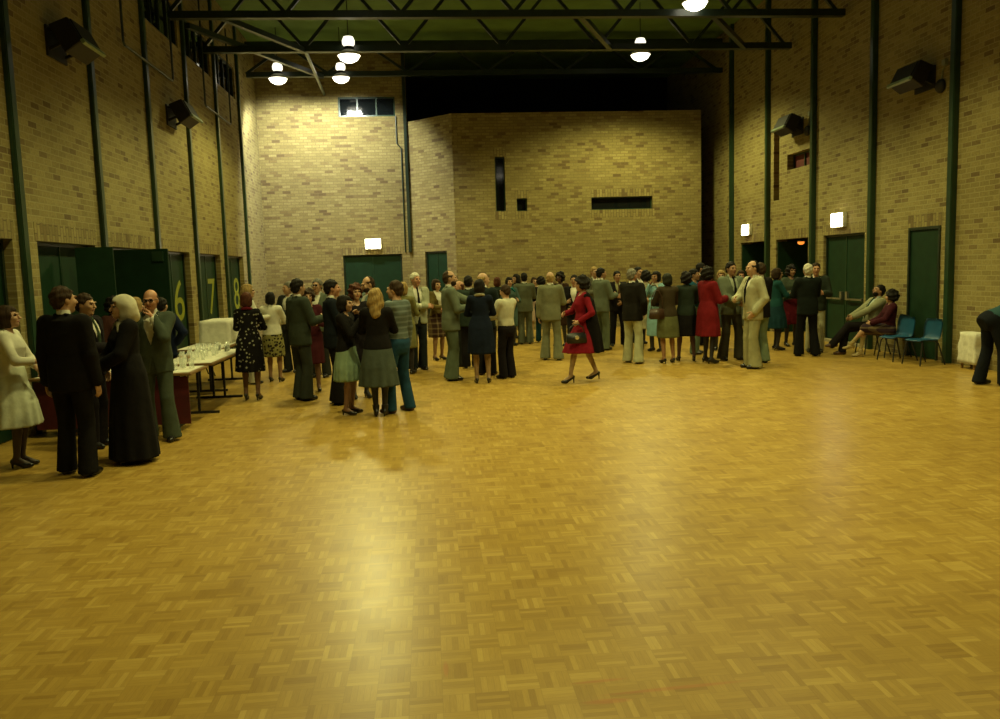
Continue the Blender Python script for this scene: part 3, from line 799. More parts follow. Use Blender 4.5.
def ring_tube(pts, secs, nrm, seg=8):
    """swept closed tube, sections (a along nrm, b across); returns verts, quads"""
    pts = [nv(p) for p in pts]; V, Q = [], []
    for i, p in enumerate(pts):
        d = pts[min(i + 1, len(pts) - 1)] - pts[max(i - 1, 0)]; d /= np.linalg.norm(d) + 1e-9
        n = nrm - d * (nrm @ d); n /= np.linalg.norm(n) + 1e-9; t = np.cross(d, n)
        for k in range(seg):
            a = 2 * math.pi * k / seg
            V.append(p + secs[i][0] * math.cos(a) * n + secs[i][1] * math.sin(a) * t)
    for i in range(len(pts) - 1):
        for k in range(seg):
            Q.append((i * seg + k, i * seg + (k + 1) % seg, (i + 1) * seg + (k + 1) % seg, (i + 1) * seg + k))
    V.append(pts[-1] + (pts[-1] - pts[-2]) * 0.25); c = len(V) - 1; b = (len(pts) - 1) * seg
    for k in range(0, seg, 2): Q.append((b + k, b + (k + 1) % seg, b + (k + 2) % seg, c))
    V.append(pts[0]); c = len(V) - 1
    for k in range(0, seg, 2): Q.append((c, (k + 2) % seg, (k + 1) % seg, k))
    return np.array(V), np.array(Q)

def two_bone(S, T, la, lb, pole):
    S, T, pole = nv(S), nv(T), nv(pole); d = T - S; L = np.linalg.norm(d)
    if L > (la + lb) * 0.995: d = d / L * (la + lb) * 0.995; T = S + d; L = np.linalg.norm(d)
    u = d / L; a = (la * la - lb * lb + L * L) / (2 * L); h = math.sqrt(max(la * la - a * a, 1e-6))
    p = pole - u * (pole @ u); p /= np.linalg.norm(p) + 1e-9
    return S + u * a + p * h, T

ARMS = {  # wrist target (x out to the side, y back, z up; metres for a 1.75 m figure), elbow pole, finger curl, grip
    'down': ((.25, -.03, .83), (.35, .7, 0), 22), 'glass': ((.12, -.30, 1.17), (.5, .25, -1), 55), 'glassup': ((.08, -.25, 1.38), (.5, .1, -1), 55),
    'chin': ((.05, -.17, 1.44), (.6, 0, -1), 45), 'brow': ((.10, -.15, 1.56), (.9, -.1, -.5), 35), 'pocket': ((.20, -.08, .94), (.6, .8, 0), 15),
    'behind': ((.03, .19, .95), (.9, .4, 0), 30), 'folded': ((-.10, -.21, 1.16), (.9, .1, -.5), 35), 'front': ((.03, -.25, 1.04), (.9, .3, -.2), 40),
    'clasp': ((.04, -.30, 1.14), (.8, .3, -.5), 45), 'hip': ((.20, -.02, 1.04), (1, .5, 0), 40), 'reach': ((.10, -.52, 1.20), (.3, .1, -1), 25),
    'swingf': ((.19, -.26, .95), (.2, .8, -.3), 25), 'swingb': ((.22, .20, .92), (.3, .9, 0), 25), 'bag': ((.20, -.12, 1.02), (.4, .8, 0), 60),
    'low': ((.14, -.22, .92), (.6, .5, 0), 35), 'knee': ((.10, -.42, .80), (.6, .3, -.6), 30), 'floor': ((.14, -.75, .60), (.5, 0, .8), 40),
}
SKIN = {'light': (0.46, 0.27, 0.16), 'ruddy': (0.46, 0.23, 0.13), 'tan': (0.34, 0.18, 0.09), 'dark': (0.10, 0.05, 0.03)}
FAB = {'shirtw': (0.62, 0.60, 0.50)}
RES = 1.0

def person(label, u, vt, vf, face, sex='m', hair=('short', (0.015, 0.010, 0.007)), top=None, shirt=None, tie=None, bottom=None, dress=None,
           armL='glass', armR='down', hy=0, hp=0, lean=0, side=0, stance='stand', skin='light', hose=None, shoes='black', heel=None,
           sleeve=1.0, glasses=False, height=None, seat=None, pos=None, scarf=None, extra=None, beard=None, collar=None):
    # ---- where: the floor point seen at image row vf, under the head seen at (u, vt)
    if pos is None:
        g = on_z(u, vf)
        for _ in range(6):
            tp = on_y(u, vt, g.y); gu = to_px((tp.x, g.y, 0))[0]; g = on_z(gu, vf)
        x, y, h = tp.x, g.y, tp.z
    else: x, y, h = pos[0], pos[1], height
    if height: h = height
    s = h / 1.75; fem = sex == 'f'
    rng = random.Random(label)
    dist = math.hypot(x, y)
    st = (0.0145 if dist < 11 else 0.018 if dist < 15 else 0.022) * RES
    hs = (0.0075 if dist < 11 else 0.0095 if dist < 15 else 0.012) * RES
    hl = 0.0 if hair is None or hair[0] == 'none' else 0.0
    # ---- skeleton (unit figure 1.75 m, faces -y, its left is +x)
    pz = 0.95 if seat is None else seat
    B = Frame(rot('X', lean) @ rot('Y', side), (0, 0, pz))       # torso frame, z measured up from the hips
    T = lambda p: B.pt((p[0], p[1], p[2] - 0.95))
    shw = 0.158 if fem else 0.182
    HB = T((0, 0.005, 1.565 - (0.01 if fem else 0)))
    Hd = Frame(B.R @ rot('Z', hy) @ rot('X', hp), HB + B.dr((0, -0.018, 0.07)))
    tf = Frame(B.R, B.pt((0, 0, -0.95)))                          # same frame with standing heights
    arms = []
    for sg, key in ((1, armL), (-1, armR)):
        t = ARMS[key] if isinstance(key, str) else key
        S = T((sg * shw, 0.012, 1.425))
        tg = t[0]; tgt = T((sg * tg[0], tg[1], tg[2])) if (lean < 40 and seat is None) else (nv((sg * tg[0], tg[1], tg[2])))
        E, Wr = two_bone(S, tgt, 0.30, 0.255, B.dr((sg * t[1][0], t[1][1], t[1][2])))
        arms.append((sg, S, E, Wr, t[2]))
    legs = []
    jx = rng.uniform(-.012, .012)
    for sg in (1, -1):
        Hp = nv((sg * 0.088, 0, pz - 0.02))
        if stance == 'stand': A = (sg * 0.10 + jx, rng.uniform(-.03, .03), 0.085)
        elif stance == 'wide': A = (sg * 0.19, 0.02 * sg, 0.085)
        elif stance == 'apart': A = (sg * 0.14, -0.05 * sg, 0.085)
        elif stance == 'walk': A = (sg * 0.06, -0.24 if sg == 1 else 0.22, 0.085 if sg == 1 else 0.115)
        elif stance == 'close': A = (sg * 0.06, rng.uniform(-.02, .02), 0.085)
        elif stance == 'sit': A = (sg * 0.12, -0.46, 0.085)
        elif stance == 'cross': A = (sg * 0.06, -0.50, 0.085) if sg == -1 else (sg * -0.04, -0.68, 0.24)
        elif stance == 'bend': A = (sg * 0.14, -0.02 + .1 * sg, 0.085)
        if heel: A = (A[0], A[1], A[2] + heel)
        pole = (0.05 * sg, -1, 0.0) if seat is None else (0, -0.4, 1)
        la, lb = 0.43, 0.42
        if seat is None and stance != 'bend':
            dd_ = np.linalg.norm(nv(A) - Hp); la, lb = dd_ * .507, dd_ * .497
        K, An = two_bone(Hp, A, la, lb, pole)
        legs.append((sg, Hp, K, An))
    an = [l[3] for l in legs]
    # ---- shared sections of the trunk
    if fem:
        TZ_ = [0.84, 0.94, 1.02, 1.12, 1.22, 1.30, 1.38, 1.43]; TX = [.150, .172, .160, .128, .134, .142, .148, .120]; TY = [.110, .118, .108, .092, .108, .120, .098, .070]; TC = [0.01, .012, .005, 0, -.012, -.018, -.002, .01]
    else:
        TZ_ = [0.84, 0.94, 1.02, 1.12, 1.22, 1.32, 1.40, 1.45]; TX = [.148, .165, .156, .148, .158, .172, .170, .120]; TY = [.110, .115, .106, .104, .112, .116, .095, .065]; TC = [0, 0.005, 0, -.01, -.008, -.005, .005, .012]
    def trunk(F, inf, z0=None, z1=None, k=0.03, over=None):
        zs, rx, ry, cy = list(TZ_), [r + inf for r in TX], [r + inf for r in TY], list(TC)
        if z0 is not None:
            keep = [i for i, z in enumerate(zs) if z > z0 + 0.02]
            zz = [z0]; X = [np.interp(z0, zs, rx)]; Y = [np.interp(z0, zs, ry)]; C = [np.interp(z0, zs, cy)]
            zs, rx, ry, cy = zz + [zs[i] for i in keep], X + [rx[i] for i in keep], Y + [ry[i] for i in keep], C + [cy[i] for i in keep]
        if over:
            for i, z in enumerate(zs):
                ox, oy = over(z)
                rx[i] = max(rx[i], ox); ry[i] = max(ry[i], oy)
        stack(F, tf, zs, rx, ry, cy, k)
        cone(F, T((-shw + .03, .014, 1.415)), T((shw - .03, .014, 1.415)), .052 + inf, .052 + inf, 0.04)
        cone(F, T((0, .02, 1.42)), T((0, .018, 1.475)), .066 + inf * .7, .058 + inf * .3, 0.03)
    def limb(F, inf, frac=1.0, bell=0.0, k=0.02):
        for sg, S, E, Wr, cu in arms:
            r0, r1, r2 = (.046, .036, .026) if fem else (.054, .043, .031)
            cone(F, S, E, r0 + inf, r1 + inf, 0.035)
            if frac > 0.5:
                q = E + (Wr - E) * min(1, (frac - 0.5) * 2) * 0.97
                cone(F, E, q, r1 + inf, r2 + (r1 - r2) * (1 - frac) + inf + bell, k)
        return
    def limits(extra_=0.0, zlo=None):
        P = [HB, Hd.o + Hd.dr((0, 0, .16)), T((.24, 0, 1.4)), T((-.24, 0, 1.4)), T((0, .16, 1.2)), T((0, -.17, 1.2)), T((.2, .16, .86)), T((-.2, -.16, .86))] + [q for a in arms for q in (a[1], a[2], a[3])] + [q for l in legs for q in l[1:]]
        P = np.array(P); lo, hi = P.min(0) - .12 - extra_, P.max(0) + .12 + extra_
        lo[2] = max(lo[2], -0.03) if zlo is None else zlo
        return lo, hi
    lo, hi = limits()
    parts = []          # body mesh chunks: verts, quads, material index
    # ---- the body: one surface from neck to feet
    F = Field(lo, hi, st)
    trunk(F, 0.0); limb(F, 0.0)
    lr = (.080, .052, .050, .034) if fem else (.086, .056, .053, .038)
    for sg, Hp, K, An in legs:
        cone(F, Hp, K, lr[0], lr[1], 0.03)
        c1 = K + (An - K) * .3
        cone(F, K, c1, lr[1], lr[2], 0.02); cone(F, c1, An, lr[2], lr[3], 0.02)
        fd = nv((0.10 * sg, -1, 0)); fd /= np.linalg.norm(fd)
        toe = nv((An[0], An[1], max(0.03, An[2] - .055 - (heel or 0)))) + fd * .13
        cone(F, An + nv((0, .015, -.03)), toe, .036, .026, 0.02)
    cone(F, T((0, .022, 1.42)), HB + B.dr((0, 0, .02)), .056 if not fem else .047, .052 if not fem else .043, 0.03)
    V, Q = F.mesh(); mi = np.zeros(len(Q), int)
    cz = V[Q].mean(1)
    if hose is not None:
        mi[(cz[:, 2] < pz - .15) & (np.abs(cz[:, 0]) < .5)] = 3
        arm_hit = np.zeros(len(Q), bool)
        for a in arms: arm_hit |= np.linalg.norm(cz - a[3], axis=1) < .12
        mi[arm_hit] = 0
    parts.append((V, Q, mi))
    # ---- head, finer grid, runs down into the neck
    hlo, hhi = Hd.o - .175, Hd.o + .165
    hlo[2] -= 0.03
    F = Field(hlo, hhi, hs)
    fs = 0.94 if fem else 1.0
    ell(F, Hd, (0, .018, .028), (.074 * fs, .094 * fs, .088), 0)
    ell(F, Hd, (0, -.030, -.040), (.058 * fs, .062, .078 * fs), .03)
    ell(F, Hd, (0, -.062, -.098 * fs), (.026, .026, .022), .025)
    for sx in (-1, 1):
        ell(F, Hd, (sx * .036, -.068, -.028), (.022, .022, .024), .02)
        ell(F, Hd, (sx * .030, -.103, .006), (.020, .020, .014), sub=True)
        ell(F, Hd, (sx * .030, -.080, .006), (.0135, .0135, .0115), .002)
        ell(F, Hd, (sx * .074 * fs, .012, -.008), (.011, .022, .033), .006)
        ell(F, Hd, (sx * .030, -.088, .026), (.024, .012, .007), .012)
    cone(F, Hd.pt((0, -.092, .012)), Hd.pt((0, -.113, -.030)), .008, .013, .012)
    cone(F, Hd.pt((-.018, -.090, -.060)), Hd.pt((.018, -.090, -.060)), .0075, .0075, .006)
    cone(F, HB + B.dr((0, .016, -.09)), Hd.pt((0, .018, -.04)), .054 if not fem else .045, .052 if not fem else .044, .03)
    V, Q = F.mesh(); mi = np.zeros(len(Q), int); c = V[Q].mean(1)
    L = (c - Hd.o) @ Hd.R
    for sx in (-1, 1): mi[(np.abs(L[:, 0] - sx * .030) < .0125) & (np.abs(L[:, 2] - .006) < .0085) & (L[:, 1] < -.06)] = 1
    mi[(np.abs(L[:, 0]) < .024) & (np.abs(L[:, 2] + .060) < .009) & (L[:, 1] < -.075)] = 2
    parts.append((V, Q, mi))
    # ---- hands: palm, four jointed fingers, thumb off the side of the palm
    for sg, S, E, Wr, cu in arms:
        d = Wr - E; d /= np.linalg.norm(d)
        n = B.dr((-sg, 0, -.25)); n = n - d * (n @ d)
        if np.linalg.norm(n) < .3: n = nv((0, 0, -1.0)) - d * (-d[2])
        n /= np.linalg.norm(n); t = np.cross(d, n)
        up = B.dr((0, -.6, 1.0)) - d * (B.dr((0, -.6, 1.0)) @ d)
        if t @ up < 0: t = -t
        m = 0.92 if fem else 1.0
        parts.append((*ring_tube([Wr - d * .03, Wr + d * .01, Wr + d * .045 * m, Wr + d * .088 * m], [(.024 * m, .028 * m), (.019 * m, .030 * m), (.016 * m, .041 * m), (.012 * m, .040 * m)], n, 10), None))
        for q, (off, ln) in enumerate(((.031, .068), (.010, .078), (-.011, .072), (-.031, .056))):
            p = Wr + d * .083 * m + t * off * m; pts = [p - d * .012]; th = 0.0
            for j, fr in enumerate((.44, .31, .25)):
                th += math.radians(cu * (.8 + .12 * q)) * (.55, .9, .7)[j]
                p = p + (d * math.cos(th) + n * math.sin(th)) * ln * m * fr; pts.append(p)
            rr = .0092 * m * (0.85 if q == 3 else 1)
            parts.append((*ring_tube(pts, [(rr, rr), (rr, rr), (rr * .9, rr * .9), (rr * .72, rr * .72)], n, 6), None))
        p = Wr + d * .028 * m + t * .028 * m; td = d * .62 + t * .62 + n * .38; td /= np.linalg.norm(td); pts = [p - t * .012, p + td * .034 * m]
        td = td * .8 + d * .35 + n * .25; td /= np.linalg.norm(td); pts.append(pts[-1] + td * .032 * m); pts.append(pts[-1] + td * .022 * m)
        parts.append((*ring_tube(pts, [(.013, .013), (.0115, .0115), (.0105, .0105), (.008, .008)], n, 6), None))
    vs, qs, ms, o_ = [], [], [], 0
    for v, q, m_ in parts:
        vs.append(v); qs.append(q + o_); ms.append(np.zeros(len(q), int) if m_ is None else m_); o_ += len(v)
    body = obj('person', (np.concatenate(vs) * s, np.concatenate(qs), np.concatenate(ms)),
               [skin_mat('skin_' + skin, SKIN[skin]), M_EYE, M_LIP, skin_mat('hose_%s' % (hose,), hose) if hose else skin_mat('skin_' + skin, SKIN[skin])])
    body.location = (x, y, 0); body.rotation_euler = (0, 0, math.radians(face))
    tag(body, label, 'person')
    def child(name, vq, mat):
        if len(vq[0]) == 0: return None
        return obj(name, (vq[0] * s, vq[1]), mat, body)
    # ---- shoes
    for sg, Hp, K, An in legs:
        fd = nv((0.12 * sg, -1, 0)); fd /= np.linalg.norm(fd); hh = heel or 0
        if stance == 'cross' and sg == 1: fd = nv((0, -1, -.1))
        zb = An[2] - .085 - hh
        lo_, hi_ = An - .24, An + .24; lo_[2] = zb - .02; hi_[2] = An[2] + .05
        F = Field(lo_, hi_, min(st, .012))
        toe = nv((An[0], An[1], 0)) + fd * .145; toe[2] = zb + .030
        ball = nv((An[0], An[1], 0)) + fd * .08; ball[2] = zb + .034
        hl_ = nv((An[0], An[1], 0)) - fd * .045; hl_[2] = zb + .036 + hh
        w = .034 if fem else .041
        cone(F, ball, toe, w, w * .72, .02); cone(F, hl_, ball, w * .86, w, .02)
        if not fem or extra == 'boots': cone(F, hl_ + fd * .03 + nv((0, 0, .02)), hl_ + fd * .05 + nv((0, 0, .05)), w * .9, w * .8, .02)
        if hh: cone(F, hl_ - fd * .008, nv((hl_[0], hl_[1], zb)) - fd * .008, w * .5, .010, .01)
        if extra == 'boots': cone(F, An, K + (An - K) * .18, .046, .064, .02)
        F.cut(lambda X, Y, Z: zb - Z + X * 0)
        child('boot' if extra == 'boots' else 'shoe', F.mesh(), shoes if not isinstance(shoes, str) else M_SHOEB if shoes == 'black' else M_SHOEBR)
    # ---- trousers / skirt / dress
    if bottom and bottom[0] == 'trousers':
        F = Field(lo, hi, st)
        wz = 1.05
        stack(F, tf, [.79, .86, .94, 1.0, wz], [TX[0] - .01, TX[0] + .02, TX[1] + .018, TX[2] + .016, np.interp(wz, TZ_, TX) + .012], [TY[0] - .005, TY[0] + .022, TY[1] + .022, TY[2] + .018, np.interp(wz, TZ_, TY) + .014], [.005, .008, .008, 0, 0], .03)
        fl = bottom[2] if len(bottom) > 2 else .088
        for sg, Hp, K, An in legs:
            e = An + (An - K) / np.linalg.norm(An - K) * .05
            cone(F, Hp + nv((0, .008, 0)), K, .100, .074, .03); cone(F, K, e, .074, fl, .02)
            if seat is None:
                a = K + (e - K) * .5
        if seat is None: F.cut(lambda X, Y, Z: .032 - Z + X * 0)
        else: F.cut(lambda X, Y, Z: .05 - Z + X * 0)
        child('trousers', F.mesh(), cloth(bottom[1], bottom[3] if len(bottom) > 3 else None))
    def skirt(F, wz, hem, rw, rh, pl=(13, .05), inf=0.0):
        ax, ay = (an[0][0] + an[1][0]) / 2, (an[0][1] + an[1][1]) / 2
        zs = [hem, hem + (.95 - hem) * .5, .93, 1.0, wz]
        X = [rh, (rh + .19) / 2 + .01, TX[1] + .022 + inf, np.interp(1.0, TZ_, TX) + .016 + inf, rw + inf]
        wy = .10 if stance == 'walk' else 0
        Y = [rh * .82 + wy, (rh * .82 + .14 + wy) / 2 + .02, TY[1] + .022 + inf, np.interp(1.0, TZ_, TY) + .016 + inf, rw * .76 + inf]
        stack(F, Frame(), zs, X, Y, [ay * .6, ay * .3, .01, 0, 0], .03, pleat=(pl[0], pl[1], .92), cx=[ax * .6, ax * .3, 0, 0, 0])
    slo, shi = lo.copy(), hi.copy(); slo[:2] -= .12; shi[:2] += .12
    if bottom and bottom[0] == 'skirt':
        F = Field(slo, shi, st)
        if seat is None:
            skirt(F, 1.10, bottom[2], np.interp(1.10, TZ_, TX) + .012, bottom[3] if len(bottom) > 3 else .24, bottom[5] if len(bottom) > 5 else (13, .05))
        else:
            stack(F, tf, [.84, .94, 1.06], [TX[0] + .03, TX[1] + .03, .155], [TY[0] + .03, TY[1] + .02, .12], None, .03)
            for sg, Hp, K, An in legs: cone(F, Hp + nv((0, 0, .01)), K + (K - Hp) * .02, .115, .088, .08)
        child('skirt', F.mesh(), cloth(bottom[1], bottom[4] if len(bottom) > 4 else None))
    if dress:                                  # ('kind', colour, hem, hem radius, pattern)
        F = Field(slo, shi, st); coat = dress[0] == 'coat'; inf = .030 if coat else .013
        trunk(F, inf, .96)
        limb(F, inf, sleeve, .012 if coat else .004)
        skirt(F, 1.12, dress[2], np.interp(1.12, TZ_, TX), dress[3], (11, .04), inf)
        ell(F, tf, (0, -.035, 1.49), (.062, .085, .075), sub=True)
        child('coat' if coat else 'dress', F.mesh(), cloth(dress[1], dress[4] if len(dress) > 4 else None))
    # ---- shirt, jacket
    if shirt:
        F = Field(lo, hi, st); trunk(F, .011, .98); limb(F, .010, 1.0 if not top or top[0] in ('vest',) else .97)
        cone(F, T((0, .02, 1.46)), T((0, .012, 1.515)), .062 if not fem else .053, .060 if not fem else .05, .01)
        ell(F, tf, (0, -.045, 1.53), (.035, .05, .05), sub=True)
        child('shirt', F.mesh(), cloth(shirt if not isinstance(shirt, str) else FAB[shirt], collar))
    if top:                                    # ('jacket'|'cardigan'|'sweater'|'blouse', colour, hem, front opening, pattern)
        kind, colr = top[0], top[1]
        hem = top[2] if len(top) > 2 and top[2] else (.80 if kind == 'jacket' else .92)
        op = top[3] if len(top) > 3 else (1.12 if kind == 'jacket' else None)
        inf = {'jacket': .026, 'cardigan': .020, 'sweater': .022, 'blouse': .014, 'overcoat': .036}[kind]
        F = Field(slo, shi, st)
        zs, _x, _y = None, None, None
        fl = lambda z: (np.interp(z, [.75, .95, 1.12, 1.3], [.205, .196, .176, .17]) * (1.0 if not fem else .90), np.interp(z, [.75, .95, 1.12, 1.3], [.150, .143, .126, .12]) * (1.0 if not fem else .95)) if kind in ('jacket', 'overcoat') else (0, 0)
        if lean < 40 and seat is None:
            if hem < .84:
                zz = [hem] + [z for z in TZ_ if z > hem + .02]
                X = [max(np.interp(z, TZ_, TX) + inf, fl(z)[0]) for z in zz]; Y = [max(np.interp(z, TZ_, TY) + inf, fl(z)[1]) for z in zz]
                stack(F, tf, zz, X, Y, [np.interp(z, TZ_, TC) for z in zz], .03)
                trunk(F, inf, 1.0)
            else: trunk(F, inf, hem, over=fl)
        else: trunk(F, inf, .90, over=fl)
        limb(F, inf * .85, sleeve, .006)
        if op:
            def vcut(X, Y, Z):
                X, Y, Z = tf.inv(X, Y, Z)
                w = np.clip((Z - op) * .30, 0, .075)
                return -np.maximum(np.maximum(np.abs(X) - w, Y + .005), op - Z)
            F.cut(vcut)
            def slit(X, Y, Z):
                X, Y, Z = tf.inv(X, Y, Z)
                return -np.maximum(np.maximum(np.abs(X) - np.clip((.98 - Z) * .22, 0, .05), Y + .02), Z - .98)
            if kind == 'jacket' and not fem: F.cut(slit)
            ell(F, tf, (0, -.03, 1.50), (.066, .085, .07), sub=True)
        else: ell(F, tf, (0, -.045, 1.505), (.060, .080, .065), sub=True)
        child(kind if kind != 'overcoat' else 'coat', F.mesh(), cloth(colr, top[4] if len(top) > 4 else None))
        if kind == 'jacket' and op:            # lapels and collar
            F = Field(lo, hi, min(st, .013))
            for sg in (1, -1):
                a, b, c_ = T((sg * .066, -.012, 1.49)), T((sg * .085, -.128 if not fem else -.13, 1.33)), T((sg * .018, -.152 if not fem else -.155, op + .02))
                cone(F, a, b, .012, .017, .008); cone(F, b, c_, .017, .006, .008)
                cone(F, a, T((sg * .055, .055, 1.50)), .012, .014, .01)
            cone(F, T((.055, .055, 1.50)), T((-.055, .055, 1.50)), .015, .015, .01)
            child('lapel_collar', F.mesh(), cloth(colr, top[4] if len(top) > 4 else None))
    if tie:
        F = Field(lo, hi, .010)
        ys = lambda z: -(np.interp(z, TZ_, TY) + .017) + np.interp(z, TZ_, TC)
        F.add(lambda X, Y, Z: 0 * (X + Y + Z) + 1, lo, hi, 0)
        pts = [T((0, -.064, 1.478)), T((0, -.082, 1.45)), T((0, ys(1.40) - .004, 1.38)), T((0, ys(1.3), 1.28)), T((0, ys(1.15), 1.12)), T((0, ys(1.08), 1.06))]
        for i, (a, b) in enumerate(zip(pts, pts[1:])): cone(F, a, b, (.019, .013, .017, .022, .026)[i], (.012, .017, .022, .026, .018)[i], .004)
        child('tie', F.mesh(), cloth(tie))
    if scarf:
        F = Field(lo, hi, min(st, .012))
        ring = [T((.07 * math.sin(a), .012 + -.075 * math.cos(a), 1.475 - .02 * math.cos(a))) for a in np.linspace(-math.pi, math.pi, 13)]
        for a, b in zip(ring, ring[1:]): cone(F, a, b, .024, .024, .01)
        for sg in (1, -1): cone(F, T((sg * .05, -.07, 1.45)), T((sg * .12, -.09, 1.38)), .024, .016, .015)
        child('scarf', F.mesh(), cloth(scarf))
    # ---- hair
    if hair and hair[0] != 'none':
        kind, hc = hair[0], hair[1]
        hlo, hhi = Hd.o - .22, Hd.o + .22
        if kind in ('long', 'veil'): hlo[2] -= .22
        F = Field(hlo, hhi, hs)
        def wave(amp, fq):
            def fn(X, Y, Z):
                X, Y, Z = Hd.inv(X, Y, Z)
                return amp * (np.sin(X * fq + 1) * np.sin(Y * fq + 2) + np.sin(Z * fq * .9 + X * fq * .5))
            return fn
        if kind in ('short', 'balding', 'bald'):
            ell(F, Hd, (0, .022, .030), (.085, .105, .095) if kind == 'short' else (.080, .100, .093), 0)
            ell(F, Hd, (0, .05, -.03), (.074, .066, .070), .03)
            F.F = F.F + wave(.0035, 95)(*F.co((slice(None),) * 3))
            def hl2(X, Y, Z):
                X, Y, Z = Hd.inv(X, Y, Z)
                return np.maximum(np.interp(Y, [-.12, -.075, -.05, -.01, .01, .03, .06], [.075, .062, .048, -.018, -.035, -.02, -.085]) - Z, -.095 - Z)
            F.cut(hl2)
            if kind != 'short':
                def crown(X, Y, Z):
                    X, Y, Z = Hd.inv(X, Y, Z)
                    return np.maximum(Z - .052, -(Y + (.035 if kind == 'balding' else -.0))) if kind == 'bald' else np.minimum(np.maximum(Z - .05, 0 * Y - 1), -(Y - .03))
                F.cut(crown)
        elif kind in ('bob', 'curly', 'long', 'veil', 'afro'):
            big = {'bob': 0, 'curly': .012, 'long': .002, 'veil': .006, 'afro': .020}[kind]
            ell(F, Hd, (0, .022, .032), (.090 + big, .110 + big, .098 + big), 0)
            low = {'bob': -.075, 'curly': -.06, 'long': -.09, 'veil': -.12, 'afro': -.04}[kind]
            ell(F, Hd, (0, .038, low + .02), (.092 + big, .088 + big, .075), .05)
            if kind == 'long':
                cone(F, Hd.pt((0, .05, -.05)), Hd.pt((0, .085, -.22)), .088, .075, .04)
                for sx in (-1, 1): cone(F, Hd.pt((sx * .06, .02, -.03)), Hd.pt((sx * .075, .03, -.20)), .045, .04, .03)
            if kind == 'veil':
                cone(F, Hd.pt((.03, .07, -.03)), Hd.pt((.02, .12, -.10)), .080, .05, .05)
            F.F = F.F + wave({'bob': .003, 'curly': .008, 'long': .004, 'veil': .002, 'afro': .008}[kind], {'curly': 75, 'afro': 80}.get(kind, 60))(*F.co((slice(None),) * 3))
            def facecut(X, Y, Z):
                X, Y, Z = Hd.inv(X, Y, Z)
                fr_ = np.maximum(np.maximum(np.abs(X) - .060, Y + .028), Z - (.052 if kind != 'veil' else .060))
                return -fr_
            F.cut(facecut)
        elif kind == 'cap':
            ell(F, Hd, (0, .02, .045), (.092, .112, .085), 0)
            F.cut(lambda X, Y, Z: (lambda q: .035 - q[2] - .10 * (q[1]))(Hd.inv(X, Y, Z)))
            cone(F, Hd.pt((-.04, -.10, .05)), Hd.pt((.04, -.10, .05)), .016, .016, .02)
        child('hair' if kind not in ('veil', 'cap') else 'headscarf' if kind == 'veil' else 'cap', F.mesh(), hair_mat(hc) if kind not in ('veil', 'cap') else cloth(hc))
        if beard:
            F = Field(hlo, hhi, hs)
            ell(F, Hd, (0, -.036, -.070), (.062, .066, .060), 0)
            F.cut(lambda X, Y, Z: (lambda q: np.maximum(q[2] + .038, q[1] - .02))(Hd.inv(X, Y, Z)))
            F.cut(lambda X, Y, Z: (lambda q: -np.maximum(np.maximum(np.abs(q[0]) - .02, q[1] + .05), np.abs(q[2] + .06) - .010))(Hd.inv(X, Y, Z)))
            child('beard', F.mesh(), hair_mat(hc))
    if glasses:
        bm = bmesh.new()
        for sx in (-1, 1):
            ring = [Hd.pt((sx * .032 + .023 * math.cos(a), -.104, .006 + .018 * math.sin(a))) * s for a in np.linspace(0, 2 * math.pi, 15)]
            tube_bm(bm, ring, .0042 * s, 6)
            tube_bm(bm, [Hd.pt((sx * .055, -.102, .010)) * s, Hd.pt((sx * .078, -.05, .010)) * s, Hd.pt((sx * .082, .015, .004)) * s], .0032 * s, 6)
        tube_bm(bm, [Hd.pt((-.012, -.106, .010)) * s, Hd.pt((.012, -.106, .010)) * s], .0035 * s, 6)
        o = obj('spectacles', bm, M_BLACK, body)
    # ---- world position of a hand, for what it holds
    Mw = Matrix.Translation((x, y, 0)) @ Matrix.Rotation(math.radians(face), 4, 'Z')
    hold = {}
    for sg, S, E, Wr, cu in arms:
        d = (Wr - E) / np.linalg.norm(Wr - E)
        hold['L' if sg == 1 else 'R'] = Mw @ Vector(tuple((Wr + d * .085) * s))
    return body, hold, s

def glass_cup(loc, label, group=None, drink=None, h=.12, r=.034):
    o = thing('drinking_glass', label, 'glass', loc, 0.0, group)
    bm = lathe([(0, 0), (r * .8, 0), (r, h), (r - .003, h), (r * .8 - .003, .008), (0, .008)], 14)
    smooth(obj('tumbler', bm, M_GLASS, o))
    if drink:
        bm = lathe([(0, .009), (r * .8 - .0035, .009), (r * .95 - .0035, h * .72), (0, h * .72)], 14)
        smooth(obj('drink', bm, drink, o))
    return o
def handbag(loc, rz, label, col, w=.28, h=.18, d=.09, strap=.3, clasp=None):
    o = thing('handbag', label, 'handbag', loc, rz)
    m = paint('bag_%s' % label[:12], col, 0.45)
    bm = bmesh.new()
    vs = bm_box(bm, (0, 0, h / 2), (w, d, h))
    for v in bm.verts:
        if v.co.z > h * .6: v.co.y *= .45; v.co.x *= .9
    bmesh.ops.bevel(bm, geom=bm.edges[:], offset=.018, segments=3, affect='EDGES')
    smooth(obj('bag_body', bm, m, o))
    bm = bmesh.new()
    tube_bm(bm, [(-w * .38, 0, h * .95), (-w * .33, 0, h + strap * .6), (-w * .12, 0, h + strap), (w * .12, 0, h + strap), (w * .33, 0, h + strap * .6), (w * .38, 0, h * .95)], .009, 8)
    smooth(obj('strap', bm, m, o))
    if clasp:
        bm = lathe([(0, .0), (.035, .0), (.032, .012), (0, .014)], 16)
        bmesh.ops.rotate(bm, verts=bm.verts[:], cent=(0, 0, 0), matrix=Matrix.Rotation(math.pi / 2, 3, 'X'))
        bmesh.ops.translate(bm, verts=bm.verts[:], vec=(0, -d / 2 + .004, h * .55))
        obj('clasp', bm, clasp, o)
    return o
